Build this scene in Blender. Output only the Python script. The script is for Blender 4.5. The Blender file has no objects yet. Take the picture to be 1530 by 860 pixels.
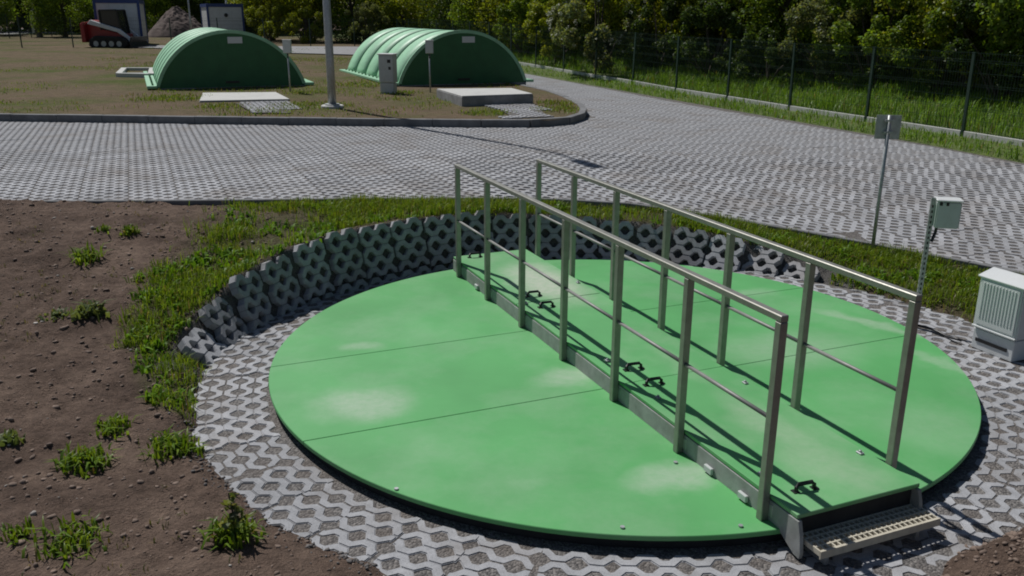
import bpy, bmesh, math, random
import numpy as np
from mathutils import Vector, Matrix
from mathutils.geometry import delaunay_2d_cdt

random.seed(7); RNG = np.random.default_rng(11)
scn = bpy.context.scene
COL = scn.collection
rad = math.radians

# ------------------------------------------------------------------ camera
FPX, PITCH, ROLL, EYE = 1304.5, rad(17.42), rad(0.26), 2.875      # focal length in px of a 1530 px wide picture
cp, sp = math.cos(PITCH), math.sin(PITCH)
FW = np.array([0, cp, -sp]); UP0 = np.array([0, sp, cp]); RT0 = np.array([1.0, 0, 0])
RT = RT0*math.cos(ROLL) + UP0*math.sin(ROLL)
UPV = -RT0*math.sin(ROLL) + UP0*math.cos(ROLL)
cam = bpy.data.cameras.new('camera'); cam.sensor_width = 36; cam.lens = FPX/1530*36
cam.clip_start = .05; cam.clip_end = 1500
co = bpy.data.objects.new('camera', cam); COL.objects.link(co)
co.matrix_world = Matrix(((RT[0], UPV[0], -FW[0], 0), (RT[1], UPV[1], -FW[1], 0), (RT[2], UPV[2], -FW[2], EYE), (0, 0, 0, 1)))
scn.camera = co

# ------------------------------------------------------------------ light
WANG = rad(22.82)                                                  # direction of the footbridge (and of the whole site grid)
PHI, ELEV = rad(18), rad(53.5)
sang = -(math.pi/2 - WANG) + PHI                                   # heading of the shadows
SH = (math.cos(sang), math.sin(sang))
SUNV = Vector((-SH[0]*math.cos(ELEV), -SH[1]*math.cos(ELEV), math.sin(ELEV)))   # towards the sun
w = bpy.data.worlds.new('World'); scn.world = w; w.use_nodes = True
wn = w.node_tree; bg = wn.nodes['Background']
sky = wn.nodes.new('ShaderNodeTexSky'); sky.sky_type = 'NISHITA'; sky.sun_disc = False
sky.sun_elevation = ELEV; sky.sun_rotation = math.atan2(SUNV.x, SUNV.y)
sky.air_density = 1.0; sky.dust_density = 0.6
wn.links.new(sky.outputs[0], bg.inputs[0]); bg.inputs[1].default_value = 0.05
sl = bpy.data.lights.new('sun', 'SUN'); sl.energy = 4.7; sl.angle = rad(.55); sl.color = (1, .975, .935)
so = bpy.data.objects.new('sun', sl); COL.objects.link(so)
so.rotation_euler = SUNV.to_track_quat('Z', 'Y').to_euler()
scn.render.engine = 'CYCLES'; scn.cycles.pixel_filter_type = 'BLACKMAN_HARRIS'; scn.cycles.filter_width = 1.9
scn.view_settings.view_transform = 'Standard'; scn.view_settings.look = 'None'
scn.view_settings.gamma = 1; scn.view_settings.exposure = -0.30

# ------------------------------------------------------------------ numbers and helpers
def S(a, b, x): 
    t = np.clip((x-a)/(b-a), 0, 1); return t*t*(3-2*t)
def _h(ix, iy, seed):
    n = (ix.astype(np.int64)*374761393 + iy.astype(np.int64)*668265263 + seed*982451653) & 0x7fffffff
    n = ((n ^ (n >> 13))*1274126177) & 0x7fffffff
    return ((n ^ (n >> 16)) & 0xffff)/65535.0
def noise(x, y, sc=1.0, seed=0, oct=3):
    x = np.asarray(x, float)*sc; y = np.asarray(y, float)*sc; r = 0; a = 1; tot = 0
    for o in range(oct):
        ix = np.floor(x); iy = np.floor(y); fx = x-ix; fy = y-iy
        fx = fx*fx*(3-2*fx); fy = fy*fy*(3-2*fy)
        v = (_h(ix, iy, seed+o)*(1-fx)+_h(ix+1, iy, seed+o)*fx)*(1-fy) + (_h(ix, iy+1, seed+o)*(1-fx)+_h(ix+1, iy+1, seed+o)*fx)*fy
        r = r+v*a; tot += a; a *= .5; x = x*2.03+17.1; y = y*2.03+5.7
    return r/tot
def seg_dist(px, py, poly, closed=False):
    d = np.full(np.shape(px), 1e9); n = len(poly)
    for i in range(n if closed else n-1):
        (ax, ay), (bx, by) = poly[i], poly[(i+1) % n]
        ex, ey = bx-ax, by-ay
        t = np.clip(((px-ax)*ex+(py-ay)*ey)/(ex*ex+ey*ey+1e-12), 0, 1)
        d = np.minimum(d, np.hypot(px-ax-t*ex, py-ay-t*ey))
    return d
def inside(px, py, poly):
    r = np.zeros(np.shape(px), bool); n = len(poly)
    for i in range(n):
        (ax, ay), (bx, by) = poly[i], poly[(i+1) % n]
        c = ((ay > py) != (by > py)) & (px < (bx-ax)*(py-ay)/((by-ay) if by != ay else 1e-12)+ax)
        r ^= c
    return r
def ray(px, py): return FW + RT*(px-765)/FPX - UPV*(py-430)/FPX
def at(px, py, z):
    v = ray(px, py); t = (z-EYE)/v[2]; return np.array([v[0]*t, v[1]*t, z])
def atH(px, py, fn):
    z = .5
    for _ in range(25):
        p = at(px, py, z); z = .5*z+.5*float(fn(p[0], p[1]))
    return np.array([p[0], p[1], z])

# site grid: s runs along the footbridge towards the camera, n across it to the right
DV = np.array([math.sin(WANG), -math.cos(WANG)]); NV = np.array([math.cos(WANG), math.sin(WANG)])
P0 = np.array([-.563, 9.26])
def sn(s, n): return P0 + DV*s + NV*n
CX, CY, CR = .861, 7.109, 2.88                                     # centre and radius of the round cover
ZC = .10; ZD = .26                                                 # top of the cover, top of the footbridge deck
BACK = -DV                                                         # direction of the fence and the sheds' long sides

def zroad(x, y):
    return (.64 - .38*S(-.8, 4.8, x)*(1-S(9, 17, y)) - .12*S(0, 8, x)*S(9, 17, y)*(1-S(25, 40, y)) + .22*S(25, 50, y))
def zfield(x, y): return zroad(x, y)+.11
def zedge(x, y): return zroad(x, y)-.065
TH = [-180, 0, 35, 47, 57, 71, 86, 106, 127, 139, 153, 164, 176, 186, 200]
TZ = [0, 0, .04, .17, .33, .42, .47, .57, .62, .63, .60, .50, .27, .06, 0]
def ztop(th): return np.interp(th, TH, TZ)
def rbase(th): return np.interp(th, [-62, 0, 40, 60, 100, 140, 160, 176, 190, 200], [3.39, 3.9, 3.45, 3.22, 3.22, 3.2, 3.3, 3.40, 3.39, 3.39])
def angle(x, y):
    th = np.degrees(np.arctan2(y-CY, x-CX)); return np.where(th < -155, th+360, th)

NEAR = [tuple(atH(x, y, zroad)[:2]) for x, y in [(-420, 305), (-150, 303), (0, 301), (300, 299), (600, 296), (700, 295), (860, 298), (950, 304), (1000, 311), (1100, 327), (1200, 345), (1350, 371), (1440, 389), (1500, 402), (1600, 422)]]
NEAR = [(-30, NEAR[0][1]-.1)] + NEAR + [(7.5, NEAR[-1][1]-1.1), (14, NEAR[-1][1]-4)]
KERB = [(-45, 19.9), (-20, 19.75)] + [tuple(atH(x, y, zroad)[:2]) for x, y in [(0, 180), (300, 184), (600, 188), (760, 189.5), (820, 188.5), (850, 185.5), (868, 180), (873, 172), (866, 163), (845, 152), (815, 141)]]
KE = np.array(KERB[-1]); KERB += [tuple(KE+BACK*5), tuple(KE+BACK*12), tuple(KE+BACK*24)]
F0 = np.array([8.86, 17.33])                                       # a post of the mesh fence
def fpt(k): return F0 + BACK*2.56*k
RE0 = F0 - NV*1.0                                                  # paved edge, a metre inside the fence
REDGE = [tuple(RE0-BACK*14), tuple(RE0), tuple(RE0+BACK*14), tuple(RE0+BACK*44)]
ROADP = NEAR + REDGE + KERB[::-1]
def soil_near(x, y):
    de = seg_dist(x, y, NEAR)
    ze = zedge(x, y); low = .06
    left = 1-S(1.5, 3.5, x)
    z = ze+(low-ze)*S(.25, 2.0+3.6*left, de)
    z = z + left*.10*S(2, 7, -x)
    return z
def zground(x, y, rough=True):
    x = np.asarray(x, float); y = np.asarray(y, float)
    r = np.hypot(x-CX, y-CY); th = angle(x, y)
    zb = soil_near(x, y)
    if rough:
        zb = zb + .05*(noise(x, y, .9, 3, 2)-.5) + .045*(noise(x, y, 3.2, 5, 3)-.5) + .05*(noise(x, y, 8, 8, 2)-.5) - .05*np.clip(.30-np.abs(noise(x, y, 1.7, 28, 4)-.5)*4, 0, 1)
    zt = ztop(th); rb = rbase(th)
    wall = np.clip(zt/.12, 0, 1)
    lean = .16+.20*(1-np.clip(zt/.6, 0, 1))
    # rim of the pit: behind the slanted wall, or a soft lip where there is none
    rw = np.clip((r-rb-.075)/lean, 0, 1)
    top = zt-.02+(zb-zt+.02)*S(rb+.2, rb+.75, r)
    zw = -.045+(top+.045)*rw
    rj = rb+.16*(noise(x, y, 2.4, 47, 3)-.5)
    zl = -.045+(zb+.045)*S(rj-.06, rj+.22, r)
    z = np.where(wall > 0, zw*wall+zl*(1-wall), zl)
    inr = inside(x, y, ROADP)
    z = np.where(inr, zroad(x, y)-.16, z)
    far = (y > 8) & (seg_dist(x, y, NEAR) > .4) & (inside(x, y, NEAR+[(14, 200), (-30, 200)]))
    z = np.where(far & ~inr, zroad(x, y)-.25, z)
    hp = np.hypot(x-2.85, (y-3.95)*1.2)                           # heap of dug soil at the lower right
    z = z + .20*(1-S(.15, .62, hp))*(1+.5*(noise(x, y, 7, 21, 3)-.5))
    return z

# ------------------------------------------------------------------ mesh helpers
def tag(o, label=None, cat=None, group=None, kind=None):
    if label: o['label'] = label
    if cat: o['category'] = cat
    if group: o['group'] = group
    if kind: o['kind'] = kind
    return o
def empty(name, loc=(0, 0, 0), rz=0):
    o = bpy.data.objects.new(name, None); COL.objects.link(o); o.location = loc; o.rotation_euler = (0, 0, rz)
    o.empty_display_size = .2; return o
def link(name, me, m=None, parent=None, loc=None, rz=None):
    o = bpy.data.objects.new(name, me); COL.objects.link(o)
    if m is not None and len(me.materials) == 0: me.materials.append(m)
    if parent: o.parent = parent
    if loc is not None: o.location = loc
    if rz is not None: o.rotation_euler = (0, 0, rz)
    return o
def fast(name, V, T, tint=None):
    V = np.ascontiguousarray(V, np.float32); T = np.ascontiguousarray(T, np.int32)
    me = bpy.data.meshes.new(name); k = T.shape[1]
    me.vertices.add(len(V)); me.vertices.foreach_set('co', V.ravel())
    me.loops.add(T.size); me.loops.foreach_set('vertex_index', T.ravel())
    me.polygons.add(len(T)); me.polygons.foreach_set('loop_start', np.arange(0, T.size, k, dtype=np.int32))
    me.polygons.foreach_set('loop_total', np.full(len(T), k, np.int32))
    if tint is not None:
        a = me.color_attributes.new('tint', 'FLOAT_COLOR', 'POINT')
        c = np.ones((len(V), 4), np.float32); c[:, :3] = tint if tint.ndim == 2 else tint[:, None]
        a.data.foreach_set('color', c.ravel())
    me.update(calc_edges=True); me.validate()
    return me
class MB:
    def __init__(s): s.v = []; s.f = []
    def add(s, vs, fs, M=None):
        o = len(s.v)
        s.v += [tuple((M @ Vector(v)) if M else v) for v in vs]; s.f += [tuple(i+o for i in f) for f in fs]; return s
    def box(s, a, b, M=None):
        x0, y0, z0 = a; x1, y1, z1 = b
        return s.add([(x0, y0, z0), (x1, y0, z0), (x1, y1, z0), (x0, y1, z0), (x0, y0, z1), (x1, y0, z1), (x1, y1, z1), (x0, y1, z1)],
                     [(3, 2, 1, 0), (4, 5, 6, 7), (0, 1, 5, 4), (1, 2, 6, 5), (2, 3, 7, 6), (3, 0, 4, 7)], M)
    def prism(s, poly, z0, z1, M=None):
        n = len(poly)
        return s.add([(x, y, z0) for x, y in poly]+[(x, y, z1) for x, y in poly],
                     [tuple(range(n-1, -1, -1)), tuple(range(n, 2*n))]+[(i, (i+1) % n, n+(i+1) % n, n+i) for i in range(n)], M)
    def tube(s, pts, rs, n=8, cap=True):
        pts = [Vector(p) for p in pts]
        if not hasattr(rs, '__len__'): rs = [rs]*len(pts)
        rings = []
        for i, p in enumerate(pts):
            t = (pts[min(i+1, len(pts)-1)]-pts[max(i-1, 0)]).normalized()
            u = t.cross(Vector((0, 0, 1)) if abs(t.z) < .9 else Vector((1, 0, 0))).normalized(); q = t.cross(u)
            rings.append([tuple(p+(u*math.cos(2*math.pi*k/n)+q*math.sin(2*math.pi*k/n))*rs[i]) for k in range(n)])
        fs = []
        for i in range(len(pts)-1):
            for k in range(n): fs.append((i*n+k, i*n+(k+1) % n, (i+1)*n+(k+1) % n, (i+1)*n+k))
        if cap: fs += [tuple(range(n-1, -1, -1)), tuple(range((len(pts)-1)*n, len(pts)*n))]
        return s.add([v for r in rings for v in r], fs)
    def bar(s, a, b, wx, wz):
        """rectangular bar from a to b"""
        a = Vector(a); b = Vector(b); t = (b-a).normalized()
        u = t.cross(Vector((0, 0, 1)) if abs(t.z) < .9 else Vector((0, 1, 0))).normalized(); q = u.cross(t)
        vs = []
        for p in (a, b):
            for i, j in ((-1, -1), (1, -1), (1, 1), (-1, 1)): vs.append(tuple(p+u*wx*.5*i+q*wz*.5*j))
        return s.add(vs, [(0, 1, 2, 3), (7, 6, 5, 4), (0, 4, 5, 1), (1, 5, 6, 2), (2, 6, 7, 3), (3, 7, 4, 0)])
    def mesh(s, name, bevel=0, smooth=False, segs=1):
        me = bpy.data.meshes.new(name); me.from_pydata(s.v, [], s.f)
        bm = bmesh.new(); bm.from_mesh(me)
        bmesh.ops.recalc_face_normals(bm, faces=bm.faces)
        if bevel: bmesh.ops.bevel(bm, geom=[e for e in bm.edges if e.calc_face_angle(0) > .5], offset=bevel, segments=segs, affect='EDGES', clamp_overlap=True)
        if smooth:
            for f in bm.faces: f.smooth = True
        bm.to_mesh(me); bm.free(); return me
    def build(s, name, m, parent=None, bevel=0, smooth=False, loc=None, rz=None, segs=1):
        return link(name, s.mesh(name, bevel, smooth, segs), m, parent, loc, rz)
def T(x, y, z=0, rz=0): return Matrix.Translation((x, y, z)) @ Matrix.Rotation(rz, 4, 'Z')

# ------------------------------------------------------------------ materials
def newmat(name):
    m = bpy.data.materials.new(name); m.use_nodes = True; nt = m.node_tree
    return m, nt, nt.nodes['Principled BSDF']
def N(nt, t, **kw):
    n = nt.nodes.new(t)
    for k, v in kw.items(): setattr(n, k, v)
    return n
def wpos(nt): return N(nt, 'ShaderNodeNewGeometry').outputs['Position']
def noisetex(nt, sc, det=4, rough=.6, vec=None):
    n = N(nt, 'ShaderNodeTexNoise'); n.inputs['Scale'].default_value = sc; n.inputs['Detail'].default_value = det; n.inputs['Roughness'].default_value = rough
    nt.links.new(vec if vec is not None else wpos(nt), n.inputs['Vector']); return n.outputs['Fac']
def ramp(nt, fac, stops):
    r = N(nt, 'ShaderNodeValToRGB'); e = r.color_ramp.elements
    while len(e) < len(stops): e.new(.5)
    for i, (p, c) in enumerate(stops):
        e[i].position = p; e[i].color = (*c, 1) if len(c) == 3 else c
    nt.links.new(fac, r.inputs[0]); return r.outputs[0]
def mixc(nt, f, a, b, mode='MIX'):
    n = N(nt, 'ShaderNodeMix', data_type='RGBA', blend_type=mode)
    for sck, v in ((0, f), (6, a), (7, b)):
        if isinstance(v, (int, float)): n.inputs[sck].default_value = v
        elif isinstance(v, tuple): n.inputs[sck].default_value = (*v, 1)
        else: nt.links.new(v, n.inputs[sck])
    return n.outputs[2]
def math_(nt, op, a, b=None):
    n = N(nt, 'ShaderNodeMath', operation=op)
    for i, v in enumerate((a, b)):
        if v is None: continue
        if isinstance(v, (int, float)): n.inputs[i].default_value = v
        else: nt.links.new(v, n.inputs[i])
    return n.outputs[0]
def bump(nt, bsdf, h, strength=.4, dist=.01):
    b = N(nt, 'ShaderNodeBump'); b.inputs['Strength'].default_value = strength; b.inputs['Distance'].default_value = dist
    nt.links.new(h, b.inputs['Height']); nt.links.new(b.outputs[0], bsdf.inputs['Normal'])
def plain(name, col, rough=.6, metal=0, var=.15, sc=6, bmp=0, bsc=80, dirt=None):
    m, nt, b = newmat(name)
    lo = tuple(c*(1-var) for c in col); hi = tuple(min(1, c*(1+var)) for c in col)
    c = ramp(nt, noisetex(nt, sc, 5), [(.3, lo), (.7, hi)])
    if dirt: c = mixc(nt, math_(nt, 'MULTIPLY', ramp(nt, noisetex(nt, dirt[1], 6, .7), [(.48, (0, 0, 0)), (.75, (1, 1, 1))]), dirt[2]), c, dirt[0])
    nt.links.new(c, b.inputs['Base Color'])
    r = N(nt, 'ShaderNodeMapRange'); r.inputs[3].default_value = max(0, rough-.1); r.inputs[4].default_value = min(1, rough+.1)
    nt.links.new(noisetex(nt, sc*3, 3), r.inputs[0]); nt.links.new(r.outputs[0], b.inputs['Roughness'])
    b.inputs['Metallic'].default_value = metal
    if bmp: bump(nt, b, noisetex(nt, bsc, 4), bmp, .004)
    return m
M = {}
def m_paver():
    m, nt, b = newmat('concrete_paver')
    oi = N(nt, 'ShaderNodeObjectInfo')
    c = ramp(nt, noisetex(nt, 9, 6, .7), [(.25, (.28, .285, .30)), (.55, (.385, .39, .41)), (.8, (.465, .47, .485))])
    pores = ramp(nt, noisetex(nt, 130, 3, .7), [(.36, (.45, .45, .45)), (.5, (1, 1, 1))])
    c = mixc(nt, .55, c, pores, 'MULTIPLY')
    v = N(nt, 'ShaderNodeMapRange'); v.inputs[3].default_value = .80; v.inputs[4].default_value = 1.10
    nt.links.new(oi.outputs['Random'], v.inputs[0])
    h = N(nt, 'ShaderNodeHueSaturation'); nt.links.new(c, h.inputs['Color']); nt.links.new(v.outputs[0], h.inputs['Value'])
    c2 = mixc(nt, math_(nt, 'MULTIPLY', ramp(nt, noisetex(nt, 1.1, 5, .65), [(.5, (0, 0, 0)), (.72, (1, 1, 1))]), .55), h.outputs[0], (.20, .17, .145))
    nt.links.new(c2, b.inputs['Base Color']); b.inputs['Roughness'].default_value = .92
    bump(nt, b, noisetex(nt, 140, 4, .7), .5, .003); return m
def m_gravel(name, k=1.0):
    m, nt, b = newmat(name)
    v = N(nt, 'ShaderNodeTexVoronoi'); v.inputs['Scale'].default_value = 75; nt.links.new(wpos(nt), v.inputs['Vector'])
    sep = N(nt, 'ShaderNodeSeparateColor'); nt.links.new(v.outputs['Color'], sep.inputs[0])
    c = ramp(nt, sep.outputs[0], [(0, (.085*k, .08*k, .08*k)), (.5, (.17*k, .16*k, .155*k)), (1, (.30*k, .28*k, .265*k))])
    c = mixc(nt, math_(nt, 'MULTIPLY', ramp(nt, noisetex(nt, 2.2, 4), [(.42, (0, 0, 0)), (.7, (1, 1, 1))]), .6), c, (.15*k, .12*k, .10*k))
    nt.links.new(c, b.inputs['Base Color']); b.inputs['Roughness'].default_value = .95
    bump(nt, b, math_(nt, 'SUBTRACT', 1, v.outputs['Distance']), .8, .012); return m
def m_ground():
    m, nt, b = newmat('soil')
    n1 = noisetex(nt, 1.6, 7, .65); n2 = noisetex(nt, 14, 6, .7); n3 = noisetex(nt, 60, 4, .7)
    c = ramp(nt, n1, [(.3, (.10, .071, .057)), (.5, (.165, .119, .095)), (.72, (.25, .185, .147))])
    c = mixc(nt, .6, c, ramp(nt, n2, [(.32, (.45, .43, .42)), (.66, (1.3, 1.25, 1.2))]), 'MULTIPLY')
    c = mixc(nt, .5, c, ramp(nt, n3, [(.3, (.6, .6, .6)), (.7, (1.3, 1.3, 1.3))]), 'MULTIPLY')
    a = N(nt, 'ShaderNodeAttribute', attribute_name='tint')
    sep = N(nt, 'ShaderNodeSeparateColor'); nt.links.new(a.outputs['Color'], sep.inputs[0])
    c = mixc(nt, math_(nt, 'MULTIPLY', sep.outputs[0], .75), c, ramp(nt, n2, [(.3, (.045, .06, .018)), (.7, (.10, .11, .04))]))
    c = mixc(nt, sep.outputs[1], c, ramp(nt, n3, [(.3, (.06, .057, .055)), (.7, (.2, .19, .18))]))
    nt.links.new(c, b.inputs['Base Color']); b.inputs['Roughness'].default_value = 1; b.inputs['Specular IOR Level'].default_value = .15
    bump(nt, b, math_(nt, 'ADD', n2, math_(nt, 'MULTIPLY', n3, .7)), 1.0, .045); return m
def m_field():
    m, nt, b = newmat('dry_field')
    n1 = noisetex(nt, .35, 6, .62); n2 = noisetex(nt, 3.5, 6, .7); n3 = noisetex(nt, 22, 4, .7)
    c = ramp(nt, n1, [(.33, (.085, .105, .030)), (.45, (.125, .110, .060)), (.60, (.155, .115, .082)), (.72, (.10, .108, .038))])
    c = mixc(nt, .7, c, ramp(nt, n2, [(.3, (.6, .62, .55)), (.7, (1.3, 1.25, 1.2))]), 'MULTIPLY')
    c = mixc(nt, .6, c, ramp(nt, n3, [(.3, (.6, .6, .6)), (.7, (1.3, 1.3, 1.3))]), 'MULTIPLY')
    nt.links.new(c, b.inputs['Base Color']); b.inputs['Roughness'].default_value = 1; b.inputs['Specular IOR Level'].default_value = .1
    bump(nt, b, n3, .8, .05); return m
def m_meadow():
    m, nt, b = newmat('meadow_soil')
    c = ramp(nt, noisetex(nt, 2, 6, .7), [(.3, (.05, .08, .015)), (.7, (.11, .14, .035))])
    nt.links.new(c, b.inputs['Base Color']); b.inputs['Roughness'].default_value = 1; return m
def m_leaf(name, col, hue=.5, trans=.48):
    m, nt, b = newmat(name); nt.nodes.remove(b)
    a = N(nt, 'ShaderNodeAttribute', attribute_name='tint')
    c = mixc(nt, 1.0, a.outputs['Color'], col, 'MULTIPLY')
    d = N(nt, 'ShaderNodeBsdfDiffuse'); t = N(nt, 'ShaderNodeBsdfTranslucent'); g = N(nt, 'ShaderNodeBsdfGlossy'); g.inputs['Roughness'].default_value = .45
    nt.links.new(c, d.inputs[0]); nt.links.new(mixc(nt, 1, c, (1.35, 1.25, .5), 'MULTIPLY'), t.inputs[0])
    g.inputs[0].default_value = (1, 1, 1, 1)
    mx = N(nt, 'ShaderNodeMixShader'); mx.inputs[0].default_value = trans; nt.links.new(d.outputs[0], mx.inputs[1]); nt.links.new(t.outputs[0], mx.inputs[2])
    m2 = N(nt, 'ShaderNodeMixShader'); m2.inputs[0].default_value = .015; nt.links.new(mx.outputs[0], m2.inputs[1]); nt.links.new(g.outputs[0], m2.inputs[2])
    nt.links.new(m2.outputs[0], nt.nodes['Material Output'].inputs[0]); return m
def m_green(name, base, dusty, patches, z):
    """green coated laminate with faded, dusty patches of their own shape"""
    m, nt, b = newmat(name)
    p = wpos(nt)
    c = ramp(nt, noisetex(nt, .9, 5, .6), [(.3, tuple(k*.86 for k in base)), (.7, tuple(k*1.1 for k in base))])
    f = None
    nz = N(nt, 'ShaderNodeTexNoise'); nz.inputs['Scale'].default_value = 3.2; nz.inputs['Detail'].default_value = 4; nt.links.new(p, nz.inputs['Vector'])
    for (px, py, rx, ry, rot, amt) in patches:
        q = at(px, py, z)
        mp = N(nt, 'ShaderNodeMapping', vector_type='TEXTURE'); mp.inputs['Location'].default_value = q; mp.inputs['Rotation'].default_value = (0, 0, rot); mp.inputs['Scale'].default_value = (rx, ry, 1)
        va = N(nt, 'ShaderNodeVectorMath', operation='MULTIPLY_ADD'); nt.links.new(nz.outputs['Color'], va.inputs[0]); va.inputs[1].default_value = (.35, .35, 0); nt.links.new(p, va.inputs[2])
        vb = N(nt, 'ShaderNodeVectorMath', operation='SUBTRACT'); nt.links.new(va.outputs[0], vb.inputs[0]); vb.inputs[1].default_value = (.175, .175, 0)
        nt.links.new(vb.outputs[0], mp.inputs[0])
        ln = N(nt, 'ShaderNodeVectorMath', operation='LENGTH'); nt.links.new(mp.outputs[0], ln.inputs[0])
        mr = N(nt, 'ShaderNodeMapRange', interpolation_type='SMOOTHSTEP'); mr.inputs[1].default_value = .25; mr.inputs[2].default_value = 1.25; mr.inputs[3].default_value = amt; mr.inputs[4].default_value = 0
        nt.links.new(ln.outputs['Value'], mr.inputs[0])
        f = mr.outputs[0] if f is None else math_(nt, 'MAXIMUM', f, mr.outputs[0])
    haze_ = math_(nt, 'MULTIPLY', ramp(nt, noisetex(nt, 1.3, 6, .62), [(.45, (0, 0, 0)), (.75, (1, 1, 1))]), .38)
    f = math_(nt, 'MAXIMUM', f, haze_) if f is not None else haze_
    f = math_(nt, 'MULTIPLY', f, ramp(nt, noisetex(nt, 16, 5, .7), [(.25, (.6, .6, .6)), (.65, (1, 1, 1))]))
    c = mixc(nt, f, c, dusty)
    nt.links.new(c, b.inputs['Base Color']); b.inputs['Roughness'].default_value = .55; b.inputs['Specular IOR Level'].default_value = .35
    bump(nt, b, noisetex(nt, 45, 4), .15, .003); return m
GREEN = (.105, .375, .125)
M['paver'] = m_paver(); M['gravel'] = m_gravel('gravel_fill', .8); M['roadfill'] = m_gravel('road_joint_fill', .7)
M['soil'] = m_ground(); M['field'] = m_field(); M['meadow'] = m_meadow()
M['cover'] = m_green('green_cover', GREEN, (.34, .47, .33), [(545, 602, .44, .34, .2, .95), (540, 517, .22, .12, 0, .6), (852, 562, .34, .22, .5, .9), (1005, 712, .36, .18, .3, .9), (790, 722, .22, .10, .1, .35), (1290, 480, .75, .12, -.75, .7), (1415, 545, .5, .12, -1.0, .6), (1130, 438, .25, .2, 0, .5), (1180, 520, .8, .5, .2, .55), (1390, 640, .5, .5, 0, .35)], ZC)
M['deck'] = m_green('green_deck', (.115, .375, .135), (.46, .51, .41), [(812, 420, .42, .85, WANG, 1.0), (1010, 540, .15, .5, WANG, .25), (1160, 640, .22, .7, WANG, .4), (1250, 700, .3, .5, WANG, .4)], ZD)
M['edge_dark'] = plain('near_black_edge', (.02, .021, .023), .8, var=.3, bmp=.3)  # near-black; on the tank rim it paints the shadow under the cover's edge
M['steel'] = plain('stainless_steel', (.31, .305, .275), .5, .7, var=.12, sc=14)
M['midrail'] = plain('dull_steel_tube', (.24, .24, .23), .62, .5, var=.12, sc=14)
M['galv'] = plain('galvanised_steel', (.40, .415, .42), .48, .55, var=.2, sc=22)
M['beam'] = plain('grey_fibre_board', (.30, .31, .30), .75, var=.2, sc=11, bmp=.3, dirt=((.2, .2, .17), 5, .6))
M['grate'] = plain('pale_grating', (.50, .46, .37), .7, var=.15, sc=20)
M['black'] = plain('black_plastic', (.014, .014, .015), .4, var=.2)
M['white'] = plain('white_plastic', (.62, .64, .645), .5, var=.05, sc=3, dirt=((.4, .39, .36), 6, .25))
M['lightgrey'] = plain('light_grey_plastic', (.50, .53, .52), .5, var=.06, sc=4, dirt=((.3, .29, .27), 7, .3))
M['concrete'] = plain('kerb_concrete', (.25, .25, .255), .92, var=.25, sc=4, bmp=.4, dirt=((.17, .16, .14), 2.5, .7))
M['kerb'] = plain('dark_kerb_concrete', (.17, .172, .178), .92, var=.25, sc=4, bmp=.4, dirt=((.09, .088, .085), 2.5, .6))
M['gravel_dark'] = plain('dark_grit', (.13, .12, .115), .95, var=.5, sc=25)
M['concrete_light'] = plain('pale_concrete', (.52, .52, .50), .9, var=.15, sc=3, bmp=.3, dirt=((.3, .29, .26), 3, .5))
M['shed'] = plain('green_laminate', (.27, .52, .33), .5, var=.12, sc=2.5, dirt=((.25, .34, .24), 4, .45))
M['shed_shade'] = plain('shaded_green_laminate', (.028, .125, .046), .6, var=.12, sc=3)  # roof green darkened: shade painted onto the end panels; also grooves and bolts
M['fence'] = plain('dark_green_wire', (.012, .035, .022), .45, var=.2)
M['bark'] = plain('bark', (.07, .055, .042), .95, var=.4, sc=9, bmp=.8, bsc=25)
M['red'] = plain('red_paint', (.30, .018, .02), .4, var=.12, dirt=((.12, .08, .06), 3, .4))
M['rubber'] = plain('track_rubber', (.018, .017, .016), .85, var=.3, dirt=((.08, .065, .05), 4, .5))
M['cwhite'] = plain('white_sheet_metal', (.62, .64, .66), .45, var=.06)
M['blue'] = plain('blue_paint', (.022, .05, .19), .45, var=.1)
M['glass'] = plain('dark_glass', (.03, .035, .04), .08, var=.05)
M['heap'] = plain('heap_earth', (.115, .085, .075), 1, var=.45, sc=1.6, bmp=.9, bsc=9)
M['asphalt'] = plain('pale_asphalt', (.24, .24, .245), .95, var=.15, sc=2)
M['stone'] = plain('pale_stone', (.34, .31, .28), .9, var=.4, sc=12)
M['clod'] = plain('soil_clods', (.185, .135, .108), 1, var=.3, sc=9, bmp=.6)
M['roof'] = plain('roof_tile', (.20, .08, .05), .85, var=.2)
M['grass'] = m_leaf('grass_blades', (1, 1, 1), trans=.4)
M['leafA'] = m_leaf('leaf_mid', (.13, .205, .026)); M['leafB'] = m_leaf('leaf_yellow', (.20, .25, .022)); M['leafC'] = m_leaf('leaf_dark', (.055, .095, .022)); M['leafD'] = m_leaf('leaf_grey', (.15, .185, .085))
M['flower'] = plain('cream_blossom', (.55, .55, .45), .9)

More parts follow.
